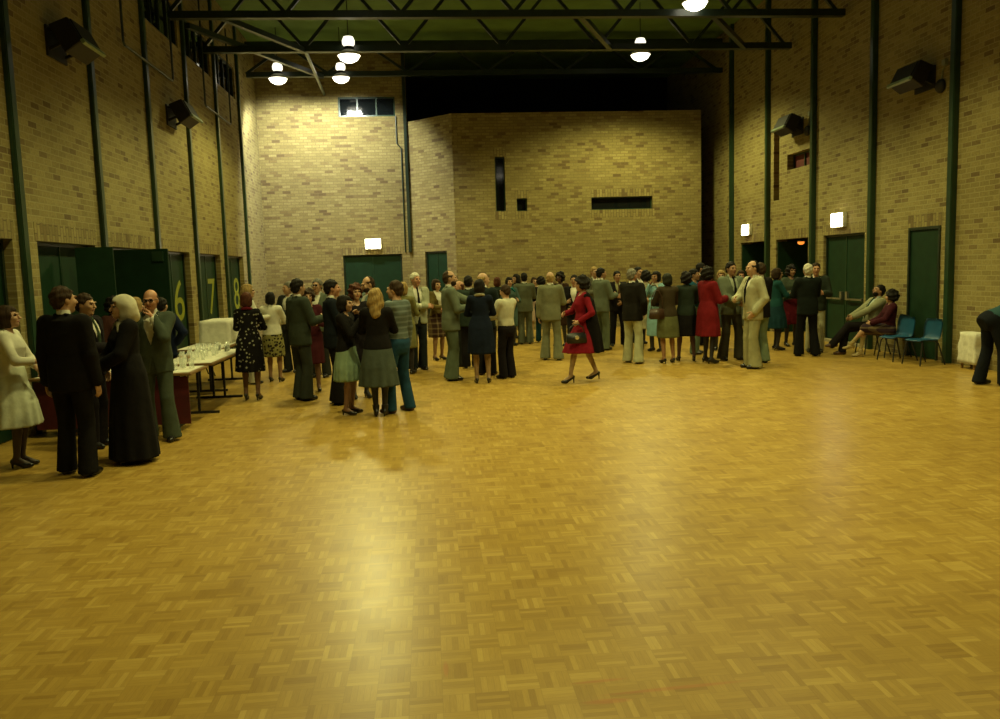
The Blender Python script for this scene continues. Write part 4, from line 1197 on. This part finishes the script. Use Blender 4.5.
# ------------------------------------------------------------------ tables, glasses, chairs
def folding_table(x0, x1, y0, y1, label, legs_x=True, front=None):
    cx, cy = (x0 + x1) / 2, (y0 + y1) / 2
    o = thing('folding_table', label, 'table', (cx, cy, 0), 0.0, None)
    hx, hy = (x1 - x0) / 2, (y1 - y0) / 2
    flat(obj('tabletop', box((-hx, -hy, .705), (hx, hy, .735), .006), M_WOOD, o))
    bm = bmesh.new()
    for s_ in (-1, 1):
        if hy > hx: bm_box(bm, (s_ * (hx - .08), 0, .685), (.03, 2 * hy - .3, .04))
        else: bm_box(bm, (0, s_ * (hy - .08), .685), (2 * hx - .3, .03, .04))
    flat(obj('apron_rail', bm, M_BLACK, o))
    for e in (-1, 1):
        if hy > hx: c = Vector((0, e * (hy - .32), 0)); ac = Vector((1, 0, 0)); half = hx - .04
        else: c = Vector((e * (hx - .3), 0, 0)); ac = Vector((0, 1, 0)); half = hy - .04
        bm = bmesh.new()
        for q in (-.085, .085): bar(bm, c + ac * q + Vector((0, 0, .03)), c + ac * q + Vector((0, 0, .70)), .032)
        flat(obj('leg', bm, M_BLACK, o))
        bm = bmesh.new(); bar(bm, c - ac * half + Vector((0, 0, .0175)), c + ac * half + Vector((0, 0, .0175)), .035); flat(obj('foot', bm, M_BLACK, o))
    if front:
        flat(obj('front_panel', box((-hx + .04, -hy + .05, .10), (hx - .05, -hy + .07, .69)), front, o))
    return o
folding_table(-4.85, -2.93, 10.40, 11.22, 'dark red fronted folding table standing crosswise behind the bald man', front=M_RED)
folding_table(-3.72, -2.93, 11.50, 13.62, 'wood edged folding table with black legs running along the left wall')
folding_table(-4.12, -3.34, 13.75, 15.9, 'folding table behind the floral dress woman carrying the draped white box')
def cover(lo, hi, z, label):
    bm = box((lo[0], lo[1], z + .001), (hi[0], hi[1], z + .007), .002)
    o = flat(obj('tablecloth', bm, M_CLOTHW)); tag(o, label, 'tablecloth')
cover((-4.80, 10.46), (-2.97, 11.18), .735, 'white paper cover on the crosswise red fronted table')
cover((-3.68, 11.54), (-2.97, 13.58), .735, 'white paper cover on the long table beside the floral dress')
cover((-4.08, 13.8), (-3.38, 15.85), .735, 'white paper cover on the farthest table by door 8')
# white draped box at the far table
bm = bmesh.new()
bm_box(bm, (0, 0, .20), (.50, .95, .40))
bmesh.ops.subdivide_edges(bm, edges=bm.edges[:], cuts=7, use_grid_fill=True)
for v in bm.verts:
    k = 1 - v.co.z / .40
    v.co.x *= 1 + .10 * k; v.co.y *= 1 + .05 * k
    a = math.atan2(v.co.y, v.co.x); v.co.x += .012 * k * math.sin(v.co.y * 34); v.co.y += .012 * k * math.sin(v.co.x * 40)
o = smooth(obj('draped_box', bm, M_CLOTHW)); o.location = (-3.70, 15.2, .743); tag(o, 'box draped in a white cloth at the end of the drinks tables', 'box')
rg = random.Random(3)
def scatter(n, x0, x1, y0, y1, label, group, drink=None, gap=.085):
    got = []
    for _ in range(4000):
        if len(got) == n: break
        p = (rg.uniform(x0, x1), rg.uniform(y0, y1))
        if all((p[0] - q[0]) ** 2 + (p[1] - q[1]) ** 2 > gap ** 2 for q in placed + got): got.append(p)
    placed.extend(got)
    for p in got: glass_cup((p[0], p[1], .743), label, group, drink, h=rg.uniform(.11, .14), r=rg.uniform(.032, .038))
placed = []
scatter(7, -3.5, -3.05, 10.75, 11.1, 'clear empty tumbler on the right end of the crosswise table', 'tumblers on the crosswise table')
scatter(6, -4.6, -3.7, 10.55, 10.9, 'clear tumbler on the left half of the crosswise table', 'tumblers at the left of the crosswise table')
scatter(16, -3.62, -3.12, 11.9, 13.5, 'clear empty tumbler in the cluster on the long table', 'empty tumblers on the long table')
scatter(2, -3.45, -3.2, 11.62, 11.8, 'tumbler of amber drink at the near end of the long table', 'amber drinks on the long table', M_AMBER)
scatter(3, -3.4, -3.1, 13.1, 13.5, 'tumbler of dark drink at the far end of the long table', 'dark drinks on the long table', paint('dark_drink', (0.01, 0.006, 0.004), .1))

def stack_chair(loc, rz, label):
    """one-piece plastic shell chair on bent steel legs; faces local -y"""
    o = thing('stacking_chair', label, 'chair', loc, rz, 'blue plastic stacking chairs')
    prof = [(-.215, .425), (-.20, .445), (-.10, .440), (.05, .432), (.14, .432), (.19, .455), (.215, .52), (.235, .62), (.255, .73), (.265, .80)]
    wid = [.19, .21, .215, .215, .21, .20, .205, .215, .21, .17]
    bm = bmesh.new(); top = []; n = 9
    for (yy, zz), w in zip(prof, wid):
        row = []
        for k in range(n):
            t = k / (n - 1) * 2 - 1
            seatk = max(0, 1 - (zz - .43) / .15)
            row.append(bm.verts.new((w * t, yy - (1 - seatk) * .03 * (t * t) , zz + seatk * .022 * t * t * (1 if yy > -.19 else .3))))
        top.append(row)
    for a, b in zip(top, top[1:]):
        for k in range(n - 1): bm.faces.new((a[k], b[k], b[k + 1], a[k + 1]))
    r = bmesh.ops.solidify(bm, geom=bm.faces[:], thickness=.012)
    bmesh.ops.recalc_face_normals(bm, faces=bm.faces[:])
    smooth(obj('shell', bm, M_BLUE, o))
    for sx in (-1, 1):
        bm = bmesh.new(); tube_bm(bm, [(sx * .16, -.15, .425), (sx * .185, -.18, .38), (sx * .215, -.235, .012)], .0125, 8); obj('leg', bm, M_BLACK, o)
        bm = bmesh.new(); tube_bm(bm, [(sx * .16, .12, .425), (sx * .185, .16, .38), (sx * .225, .27, .012)], .0125, 8); obj('leg', bm, M_BLACK, o)
    bm = bmesh.new(); tube_bm(bm, [(-.16, -.15, .42), (.16, -.15, .42)], .011, 8); tube_bm(bm, [(-.16, .12, .42), (.16, .12, .42)], .011, 8); obj('seat_frame', bm, M_BLACK, o)
    return o
stack_chair((8.60, 13.74, 0), math.radians(-80), 'empty blue plastic chair by the right wall nearest the camera')
stack_chair((8.52, 14.42, 0), math.radians(-82), 'empty blue plastic chair next to the seated woman in maroon')
stack_chair((8.78, 15.02, 0), math.radians(-95), 'blue chair under the seated woman in maroon')
stack_chair((8.72, 15.62, 0), math.radians(-95), 'blue chair under the seated man in the beige jacket')
stack_chair((-4.45, 16.25, 0), math.radians(-60), 'blue plastic chair behind the drinks tables by door 6')
# low stand under a white cloth by the right wall
o = thing('draped_stand', 'low stand under a white cloth on the floor by the right wall', 'stand', (9.02, 12.99, 0))
bm = bmesh.new(); bm_box(bm, (0, 0, .35), (.22, .40, .52))
bmesh.ops.subdivide_edges(bm, edges=bm.edges[:], cuts=7, use_grid_fill=True)
for v in bm.verts:
    k = 1 - (v.co.z - .09) / .52
    v.co.y *= 1 + .16 * k; v.co.x *= 1 + .10 * k
    if .12 < v.co.z < .60: v.co.x += .010 * math.sin(v.co.y * 42 + 1); v.co.y += .018 * math.sin(v.co.z * 21)
smooth(obj('cloth_cover', bm, M_CLOTHW, o))
for sx in (-1, 1):
    for sy in (-1, 1):
        flat(obj('leg', box((sx * .08 - .015, sy * .16 - .015, 0), (sx * .08 + .015, sy * .16 + .015, .12)), M_WOOD, o))
# end of furniture

# ------------------------------------------------------------------ people
BLK, NAVY, CHAR, DGRN = (.010, .009, .009), (.008, .011, .020), (.022, .024, .022), (.022, .034, .026)
GRYG, LGRN, OLV, CREAM = (.055, .070, .050), (.115, .135, .095), (.150, .155, .095), (.38, .35, .24)
WHT, BRN, TEAL, RED = (.58, .56, .46), (.045, .028, .016), (.010, .070, .080), (.18, .009, .018)
H_BLK, H_BRN, H_RED, H_GRY, H_WHT, H_BLD = (.010, .008, .006), (.035, .020, .010), (.075, .025, .012), (.16, .15, .12), (.55, .52, .42), (.30, .20, .075)
def drink_at(p, label, drink=None, dz=-.035):
    glass_cup((p.x, p.y, p.z + dz), label, None, drink, h=.11, r=.033)
DK = (.012, .010, .012)
P = person
# --- near left group
P('woman in a white blouse and pale skirt at the left edge of the picture', 6, 305, 467, 95, 'f', ('bob', H_BRN), top=('blouse', WHT, .98, None), bottom=('skirt', (.50, .52, .40), .46, .30), armL='front', armR='clasp', sleeve=.8, hose=(.05, .03, .02), heel=.04, stance='close', hp=-5)
P('tall man in a black suit seen from behind nearest the camera', 62, 287, 475, 168, 'm', ('short', H_BRN), top=('jacket', BLK, .80), shirt='shirtw', bottom=('trousers', BLK, .088), armL='down', armR='down', hy=-28, stance='apart', collar=None)
b, hd, s = P('dark suited man holding a glass beside the woman in the headscarf', 84, 294, 447, 78, 'm', ('short', H_BRN), top=('jacket', DK, .82), shirt='shirtw', tie=(.05, .07, .04), bottom=('trousers', DK, .09), armL='down', armR='clasp', hp=4)
drink_at(hd['R'], 'glass held by the dark suited man next to the headscarf woman')
P('woman in a long black coat and pale headscarf facing left', 122, 295, 461, -58, 'f', ('veil', (.50, .47, .36)), dress=('coat', BLK, .05, .30), armL='front', armR='front', scarf=(.20, .18, .12), hy=-4)
P('bald man in spectacles and grey green suit, hand at his chin', 150, 290, 440, 2, 'm', ('bald', H_BRN), top=('jacket', GRYG, .80), shirt='shirtw', bottom=('trousers', GRYG, .105), armL='chin', armR='hip', glasses=True, skin='ruddy', stance='apart', hp=6)
P('blonde person in white mostly hidden between the headscarf and the bald man', 135, 297, 409, 150, 'f', ('bob', H_BLD), top=('blouse', WHT, .98, None), bottom=('skirt', DK, .45), armL='brow', armR='glass')
P('man in a navy jacket mostly hidden behind the bald man', 161, 298, 407, 170, 'm', ('short', H_BLK), top=('jacket', (.008, .012, .030), .82), shirt='shirtw', bottom=('trousers', NAVY), armL='hip', armR='hip')
P('dark haired woman in brown behind the headscarf woman', 113, 297, 414, 60, 'f', ('curly', H_BLK), top=('blouse', (.05, .02, .015), .96, None), bottom=('skirt', BLK, .45), armL='glassup', armR='down', hose=DK)
# --- by the tables
P('woman in a black floral dress seen from behind at the drinks tables', 246, 292, 400, 178, 'f', ('bob', H_RED), dress=('dress', (.010, .009, .009), .47, .235, 'floral'), armL='clasp', armR='clasp', sleeve=.72, scarf=(.12, .012, .02), hose=(.16, .08, .045), heel=.05)
P('blonde woman in white behind the floral dress', 247, 284, 384, 120, 'f', ('long', H_BLD), top=('blouse', WHT, .92, None), bottom=('trousers', (.45, .43, .32), .075), armL='glass', armR='glass')
P('dark haired woman in a white cardigan and yellow patterned skirt', 270, 292, 382, 172, 'f', ('bob', H_BLK), top=('cardigan', WHT, .90, None), bottom=('skirt', (.22, .20, .07), .50, .22, 'leafy'), armL='glass', armR='clasp', hose=(.22, .12, .06), heel=.04)
P('grey haired man looking left behind the white cardigan', 288, 282, 372, -30, 'm', ('short', H_GRY), top=('jacket', CHAR, .82), shirt='shirtw', bottom=('trousers', CHAR), armL='glass', armR='glass', hy=-25)
b, hd, s = P('man in a dark grey green suit holding a drink, back turned', 297, 279, 400, 128, 'm', ('short', H_BLK), top=('jacket', (.040, .050, .036), .80), shirt='shirtw', bottom=('trousers', (.036, .042, .034), .10), armL='down', armR='glass', hy=10)
drink_at(hd['R'], 'pale drink in the hand of the dark grey green suit', None)
P('smiling woman in maroon facing the camera between two suits', 308, 289, 391, 8, 'f', ('curly', H_BRN), dress=('dress', (.05, .010, .014), .48, .22), armL='glass', armR='glass', hose=(.12, .06, .04), heel=.04)
P('grey haired man in spectacles and pale shirt behind the dark suits', 317, 279, 377, -20, 'm', ('short', H_GRY), top=('jacket', (.10, .12, .085), .82), shirt='shirtw', bottom=('trousers', CHAR), armL='glass', armR='glass', glasses=True)
P('dark haired man in a navy suit looking right beside the grey skirt', 331, 280, 404, 100, 'm', ('short', H_BLK), top=('jacket', (.010, .013, .018), .80), shirt='shirtw', bottom=('trousers', BLK, .10), armL='down', armR='glass', skin='ruddy')
P('short dark haired woman in black top and pale green pleated skirt', 344, 295, 414, 75, 'f', ('bob', H_BLK), top=('sweater', BLK, .86, None), bottom=('skirt', (.22, .31, .22), .50, .235, None, (15, .06)), armL='chin', armR='glassup', hose=(.20, .10, .06), heel=.03)
P('auburn haired woman looking out beside the bearded balding man', 355, 284, 398, 22, 'f', ('curly', H_RED), dress=('dress', DK, .48, .22), armL='glass', armR='glass', hose=DK, heel=.04)
P('balding bearded man in a pale blue grey jacket facing left', 368, 277, 386, -62, 'm', ('balding', H_BRN), top=('jacket', (.13, .17, .155), .82), shirt='shirtw', bottom=('trousers', BLK), armL='glass', armR='glass', hp=12, beard=True)
P('long haired blonde woman in a black top and grey skirt, back turned', 375, 288, 416, 178, 'f', ('long', H_BLD), top=('sweater', BLK, .84, None), bottom=('skirt', (.060, .075, .062), .42, .27, None, (11, .05)), armL='clasp', armR='clasp', hose=BLK, shoes='black', extra='boots', stance='close', heel=.03)
P('brown haired man in a grey sweater and blue jeans', 395, 281, 412, -125, 'm', ('short', H_BRN), top=('sweater', (.085, .105, .095), .98, None, 'stripe'), bottom=('trousers', (.016, .050, .090), .078), armL='glass', armR='down', shoes='brown', stance='apart', hy=10)
P('blonde woman in an olive dress behind the man in jeans', 403, 282, 374, 160, 'f', ('bob', H_BLD), dress=('dress', (.16, .15, .055), .50, .22), armL='glass', armR='glass', hose=DK)
# --- middle
P('white haired man in a cream jacket and dark tie, arms folded', 415, 273, 370, 22, 'm', ('short', H_WHT), top=('jacket', (.30, .31, .22), .84), shirt='shirtw', tie=(.015, .012, .012), bottom=('trousers', (.014, .018, .020), .09), armL='folded', armR='folded', skin='ruddy', hy=14, glasses=False)
P('dark haired woman in brown cardigan and plaid skirt facing the camera', 436, 279, 360, 35, 'f', ('bob', H_BRN), top=('cardigan', (.10, .075, .022), .94, 1.10), shirt='shirtw', bottom=('skirt', (.035, .018, .014), .50, .21, 'plaid'), armL='clasp', armR='clasp', hose=(.20, .11, .06), heel=.03)
P('bearded man in a light green suit reaching out to the right', 449, 271, 380, 98, 'm', ('balding', H_BRN), top=('jacket', LGRN, .80), shirt='shirtw', bottom=('trousers', (.085, .110, .075), .11), armL='reach', armR='glass', beard=True, hy=-6)
P('red faced man looking left behind the light green suit', 459, 281, 366, -70, 'm', ('bald', H_RED), top=('jacket', CHAR, .82), shirt='shirtw', bottom=('trousers', CHAR), armL='glass', armR='glass', skin='ruddy')
P('dark haired man in a dark green suit seen from behind near the navy dress', 468, 276, 368, 175, 'm', ('short', H_BLK), top=('jacket', DGRN, .80), shirt='shirtw', bottom=('trousers', BLK, .09), armL='glass', armR='clasp')
P('woman in a navy dress with pale collar, back turned', 479, 279, 383, 176, 'f', ('bob', H_BLK), dress=('dress', (.008, .012, .024), .50, .235), armL='clasp', armR='clasp', hose=(.27, .17, .09), scarf=(.30, .27, .18), heel=.03)
P('balding fair man in a dark suit behind the navy dress', 483, 273, 375, 150, 'm', ('bald', H_BLD), top=('jacket', (.013, .019, .018), .80), shirt='shirtw', bottom=('trousers', BLK, .09), armL='glass', armR='glass', shoes='brown', hy=-30)
P('auburn haired woman in a dark jacket and cream skirt farther back', 497, 277, 345, 170, 'f', ('bob', H_RED), top=('jacket', DGRN, .92, None), bottom=('skirt', (.34, .32, .20), .50, .20), armL='glass', armR='glass', hose=DK)
P('young man in a white sweater and black trousers turned away', 505, 285, 378, -140, 'm', ('short', H_BRN), top=('sweater', (.46, .44, .33), .98, None), bottom=('trousers', (.010, .008, .009), .085), armL='clasp', armR='clasp', hp=10)
P('dark haired woman with a teal collar farther back, facing the camera', 509, 277, 346, 15, 'f', ('bob', H_BLK), dress=('dress', (.06, .10, .09), .5, .2), scarf=(.01, .13, .14), armL='glass', armR='glass', hose=DK)
P('woman with long black hair turned left beside the grey green suit', 516, 274, 338, -60, 'f', ('long', H_BLK), dress=('dress', (.05, .06, .05), .5, .2), armL='glass', armR='glass', hose=DK)
P('man in a plain grey green suit far back, back turned', 524, 273, 344, 174, 'm', ('short', H_BLK), top=('jacket', (.105, .115, .075), .80), shirt='shirtw', bottom=('trousers', (.10, .11, .072), .10), armL='glass', armR='clasp')
bp, hd, s = P('woman in a pale pink dress carrying a red bag far back', 534, 277, 338, 12, 'f', ('bob', H_BRN), dress=('dress', (.46, .34, .27), .48, .21), armL='bag', armR='clasp', hose=(.40, .28, .16), heel=.03, sleeve=.45)
handbag((hd['L'].x, hd['L'].y, hd['L'].z - .50), .4, 'dark red handbag carried by the woman in pale pink', (.09, .008, .010), .30, .24, .1, .24)
P('dark curly haired woman in blue trousers far back', 541, 277, 342, 165, 'f', ('afro', H_BLK), top=('sweater', BLK, .95, None), bottom=('trousers', (.014, .050, .060), .075), armL='glass', armR='glass')
b, hd, s = P('balding man in a light olive suit, back turned, centre of the hall', 550, 272, 360, 163, 'm', ('bald', H_BLD), top=('jacket', (.165, .17, .105), .79), shirt='shirtw', bottom=('trousers', (.15, .155, .095), .11), armL='down', armR='glass', stance='apart')
P('dark skinned woman beside the light olive suit', 560, 272, 346, -35, 'f', ('curly', H_BLK), dress=('dress', (.035, .018, .010), .5, .21), armL='glass', armR='glass', skin='dark', hose=DK)
P('dark haired man in black jacket and white shirt left of the red dress', 574, 275, 353, -20, 'm', ('short', H_BLK), top=('jacket', BLK, .82), shirt='shirtw', bottom=('trousers', DK), armL='front', armR='glass', skin='tan')
b, hd, s = P('woman in a red dress and black coat striding left across the floor', 582, 276, 382, -86, 'f', ('curly', H_BLK), dress=('dress', RED, .50, .30), armL='bag', armR='clasp', stance='walk', hose=(.30, .19, .10), heel=.07, hp=6, sleeve=.95)
RED_W = (b, hd, s)
P('dark haired man in a grey green suit with a drink, right of the red dress', 601, 268, 350, 118, 'm', ('short', H_BLK), top=('jacket', LGRN, .82), shirt='shirtw', bottom=('trousers', (.095, .115, .070), .10), armL='glass', armR='glass', skin='tan', hy=-10)
P('fair haired person half hidden behind the grey green suit and red dress', 594, 267, 341, 20, 'm', ('short', H_BLD), top=('jacket', (.12, .12, .08), .82), shirt='shirtw', bottom=('trousers', CHAR), armL='glass', armR='glass')
P('man in a dark suit and tie facing the camera far back', 617, 271, 346, 5, 'm', ('short', H_BLK), top=('jacket', (.012, .010, .010), .82), shirt=(.30, .28, .14), tie=(.07, .04, .02), bottom=('trousers', (.010, .009, .010), .09), armL='front', armR='glass', skin='tan', stance='apart')
P('grey haired man in a black jacket and cream trousers', 632, 269, 363, 138, 'm', ('short', H_GRY), top=('jacket', (.013, .012, .010), .79), shirt='shirtw', bottom=('trousers', (.36, .36, .22), .10), armL='clasp', armR='pocket', stance='apart', skin='ruddy', hy=-10)
P('dark haired man behind the grey haired man in black', 638, 267, 344, 30, 'm', ('short', H_BLK), top=('jacket', CHAR, .82), shirt='shirtw', bottom=('trousers', CHAR), armL='glass', armR='glass')
P('woman with dark curly hair and a cream dress seen from behind', 646, 271, 350, 165, 'f', ('afro', H_BLK), dress=('dress', (.40, .37, .24), .48, .22), armL='glass', armR='glass', hose=DK)
P('black haired woman in a long light blue dress, hand at her cheek', 656, 271, 351, -50, 'f', ('bob', H_BLK), dress=('dress', (.20, .36, .40), .34, .22), armL='clasp', armR='chin', scarf=(.42, .40, .30), skin='tan', hose=DK)
bp, hd, s = P('woman in a brown jacket and olive skirt with a shoulder bag, back turned', 667, 273, 363, -172, 'f', ('bob', (.018, .020, .012)), top=('jacket', (.045, .034, .020), .88, None), bottom=('skirt', (.10, .105, .045), .50, .23, None, (9, .03)), armL='clasp', armR='clasp', hose=(.30, .15, .07), heel=.04)
M_ = Matrix.Rotation(math.radians(-172), 4, 'Z')
v = M_ @ Vector((.26 * s, .10, 0)); handbag((bp.location.x + v.x, bp.location.y + v.y, .86), math.radians(10), 'brown shoulder bag at the hip of the woman in the brown jacket', (.05, .025, .014), .32, .20, .1, .34)
P('dark haired woman in a green black jacket and black skirt, back turned', 686, 272, 361, 172, 'f', ('curly', H_BLK), top=('jacket', (.022, .032, .024), .86, None), bottom=('skirt', BLK, .50, .22), armL='clasp', armR='clasp', hose=(.09, .04, .03), heel=.04, stance='apart')
P('dark haired man in a blue shirt and pale trousers behind the black skirt', 694, 269, 354, 60, 'm', ('short', H_BLK), top=('sweater', (.014, .07, .11), .97, None), bottom=('trousers', (.12, .17, .12), .09), armL='glass', armR='glass', skin='tan')
P('dark haired man looking right behind the woman in red', 701, 263, 345, 70, 'm', ('short', H_BLK), top=('jacket', BLK, .82), shirt='shirtw', bottom=('trousers', BLK), armL='glass', armR='glass')
b, hd, s = P('woman with dark curly hair in a red coat holding a drink', 708, 267, 363, 112, 'f', ('curly', H_BLK), dress=('coat', (.15, .010, .014), .50, .25), armL='glass', armR='glass', hose=DK, heel=.03, stance='apart')
P('blonde woman half hidden between the red coat and the grey green suit', 721, 270, 350, -20, 'f', ('bob', H_BLD), dress=('dress', (.05, .07, .06), .5, .2), armL='glass', armR='glass', hose=DK)
b, hd, s = P('man in an open grey green jacket and black tie holding a drink', 731, 262, 360, 14, 'm', ('short', H_BLK), top=('jacket', (.125, .145, .10), .82), shirt=(.33, .36, .26), tie=(.010, .008, .008), bottom=('trousers', (.045, .042, .030), .10), armL='clasp', armR='front', skin='tan', stance='apart')
drink_at(hd['L'], 'red drink held by the man in the open grey green jacket', M_DRINKR)
P('pale person half hidden between the grey green jacket and cream suit', 741, 270, 347, -10, 'f', ('bob', H_BRN), dress=('dress', (.10, .11, .08), .5, .2), armL='glass', armR='glass', skin='ruddy', hose=DK)
P('balding man in a cream suit in profile, hand in pocket', 753, 261, 368, -82, 'm', ('balding', H_BLK), top=('jacket', (.36, .35, .23), .80), shirt='shirtw', tie=(.01, .01, .01), bottom=('trousers', (.31, .30, .17), .115), armL='pocket', armR='clasp', hp=3)
P('man in a black jacket and light green trousers behind the cream suit', 760, 263, 363, -160, 'm', ('short', H_BRN), top=('jacket', BLK, .80), shirt='shirtw', bottom=('trousers', (.17, .22, .14), .10), armL='down', armR='glass')
P('woman in a teal cardigan and teal skirt facing right', 777, 268, 350, 88, 'f', ('bob', H_BRN), top=('cardigan', (.012, .055, .055), .88, None), bottom=('skirt', (.010, .035, .045), .47, .25), armL='glass', armR='clasp', hose=DK, heel=.03)
P('dark haired woman in a green top and red skirt by the dark doorway', 791, 265, 346, 5, 'f', ('curly', H_BLK), top=('cardigan', (.06, .075, .05), .90, None), bottom=('skirt', (.10, .010, .018), .48, .21), armL='glass', armR='glass', skin='tan', hose=DK)
P('white haired man in a black suit seen from behind near the right wall', 808, 264, 356, 176, 'm', ('short', H_WHT), top=('jacket', (.010, .014, .012), .79), shirt='shirtw', bottom=('trousers', (.008, .008, .008), .10), armL='clasp', armR='clasp', stance='apart')
P('brown haired person in cream trousers behind the white haired man', 816, 263, 352, -20, 'm', ('short', H_BRN), top=('jacket', (.03, .04, .03), .82), shirt='shirtw', bottom=('trousers', (.40, .39, .26), .08), armL='glass', armR='glass', skin='ruddy')
# --- seated pair and the stooping man by the right wall
P('bearded man in a beige jacket seated with crossed legs', 0, 0, 0, -92, 'm', ('short', H_BLK), top=('jacket', (.24, .24, .15), .92), shirt=(.35, .40, .36), tie=(.03, .05, .03), bottom=('trousers', (.012, .010, .010), .075), armL=((.02, -.46, .66), (.9, .2, -.4), 35), armR=((.06, -.50, .62), (.6, .3, -.6), 35), beard=True, seat=.56, pos=(8.66, 15.62), height=1.78, stance='cross', lean=-16, hp=-4, shoes='brown', skin='tan')
P('woman in a maroon jacket and plaid skirt seated with her back half turned', 0, 0, 0, -108, 'f', ('curly', H_BLK), top=('jacket', (.045, .010, .016), .90, None), bottom=('skirt', (.035, .02, .03), .4, .2, 'plaid'), armL=((.10, -.32, .70), (.7, .5, -.3), 35), armR=((.06, -.32, .70), (.7, .5, -.3), 35), seat=.55, pos=(8.70, 15.02), height=1.66, stance='cross', lean=-5, hp=10, hy=-20, hose=(.36, .28, .12), extra='boots', shoes=paint('beige_boot', (.34, .26, .11), .5), heel=.03)
P('man in a blue grey sweater stooping at the right edge of the picture', 0, 0, 0, 82, 'm', ('short', H_BRN), top=('sweater', (.030, .075, .085), .90, None), bottom=('trousers', (.010, .012, .016), .09), armL='floor', armR='floor', pos=(8.08, 11.24), height=1.78, stance='bend', lean=62)
# black coat over the striding woman's shoulders and her bag
b, hd, s = RED_W
F = Field((-.45, -.30, .45), (.45, .45, 1.62), .018)
stack(F, Frame(), [.50, .80, 1.10, 1.35, 1.46], [.27, .25, .22, .21, .10], [.20, .19, .165, .145, .08], [.14, .11, .07, .04, .03], .02, pleat=(9, .05, 1.2))
cone(F, (-.15, .02, 1.42), (.15, .02, 1.42), .075, .075, .04)
F.cut(lambda X, Y, Z: -np.maximum(np.abs(X) - .19 + 0 * Z, Y - .02 + 0 * X))
F.cut(lambda X, Y, Z: -np.maximum(np.maximum(np.abs(X + .0) - .215, Y + .045), 0 * Z - 1))
V, Q = F.mesh()
obj('coat', (V * s, Q), cloth((.006, .005, .005)), b)
handbag((hd['L'].x + .02, hd['L'].y - .06, hd['L'].z - .30), 0.05, 'black handbag with a pale clasp carried by the striding woman', (.010, .010, .012), .34, .17, .09, .13, clasp=paint('brass_clasp', (.75, .65, .42), .25, .6))
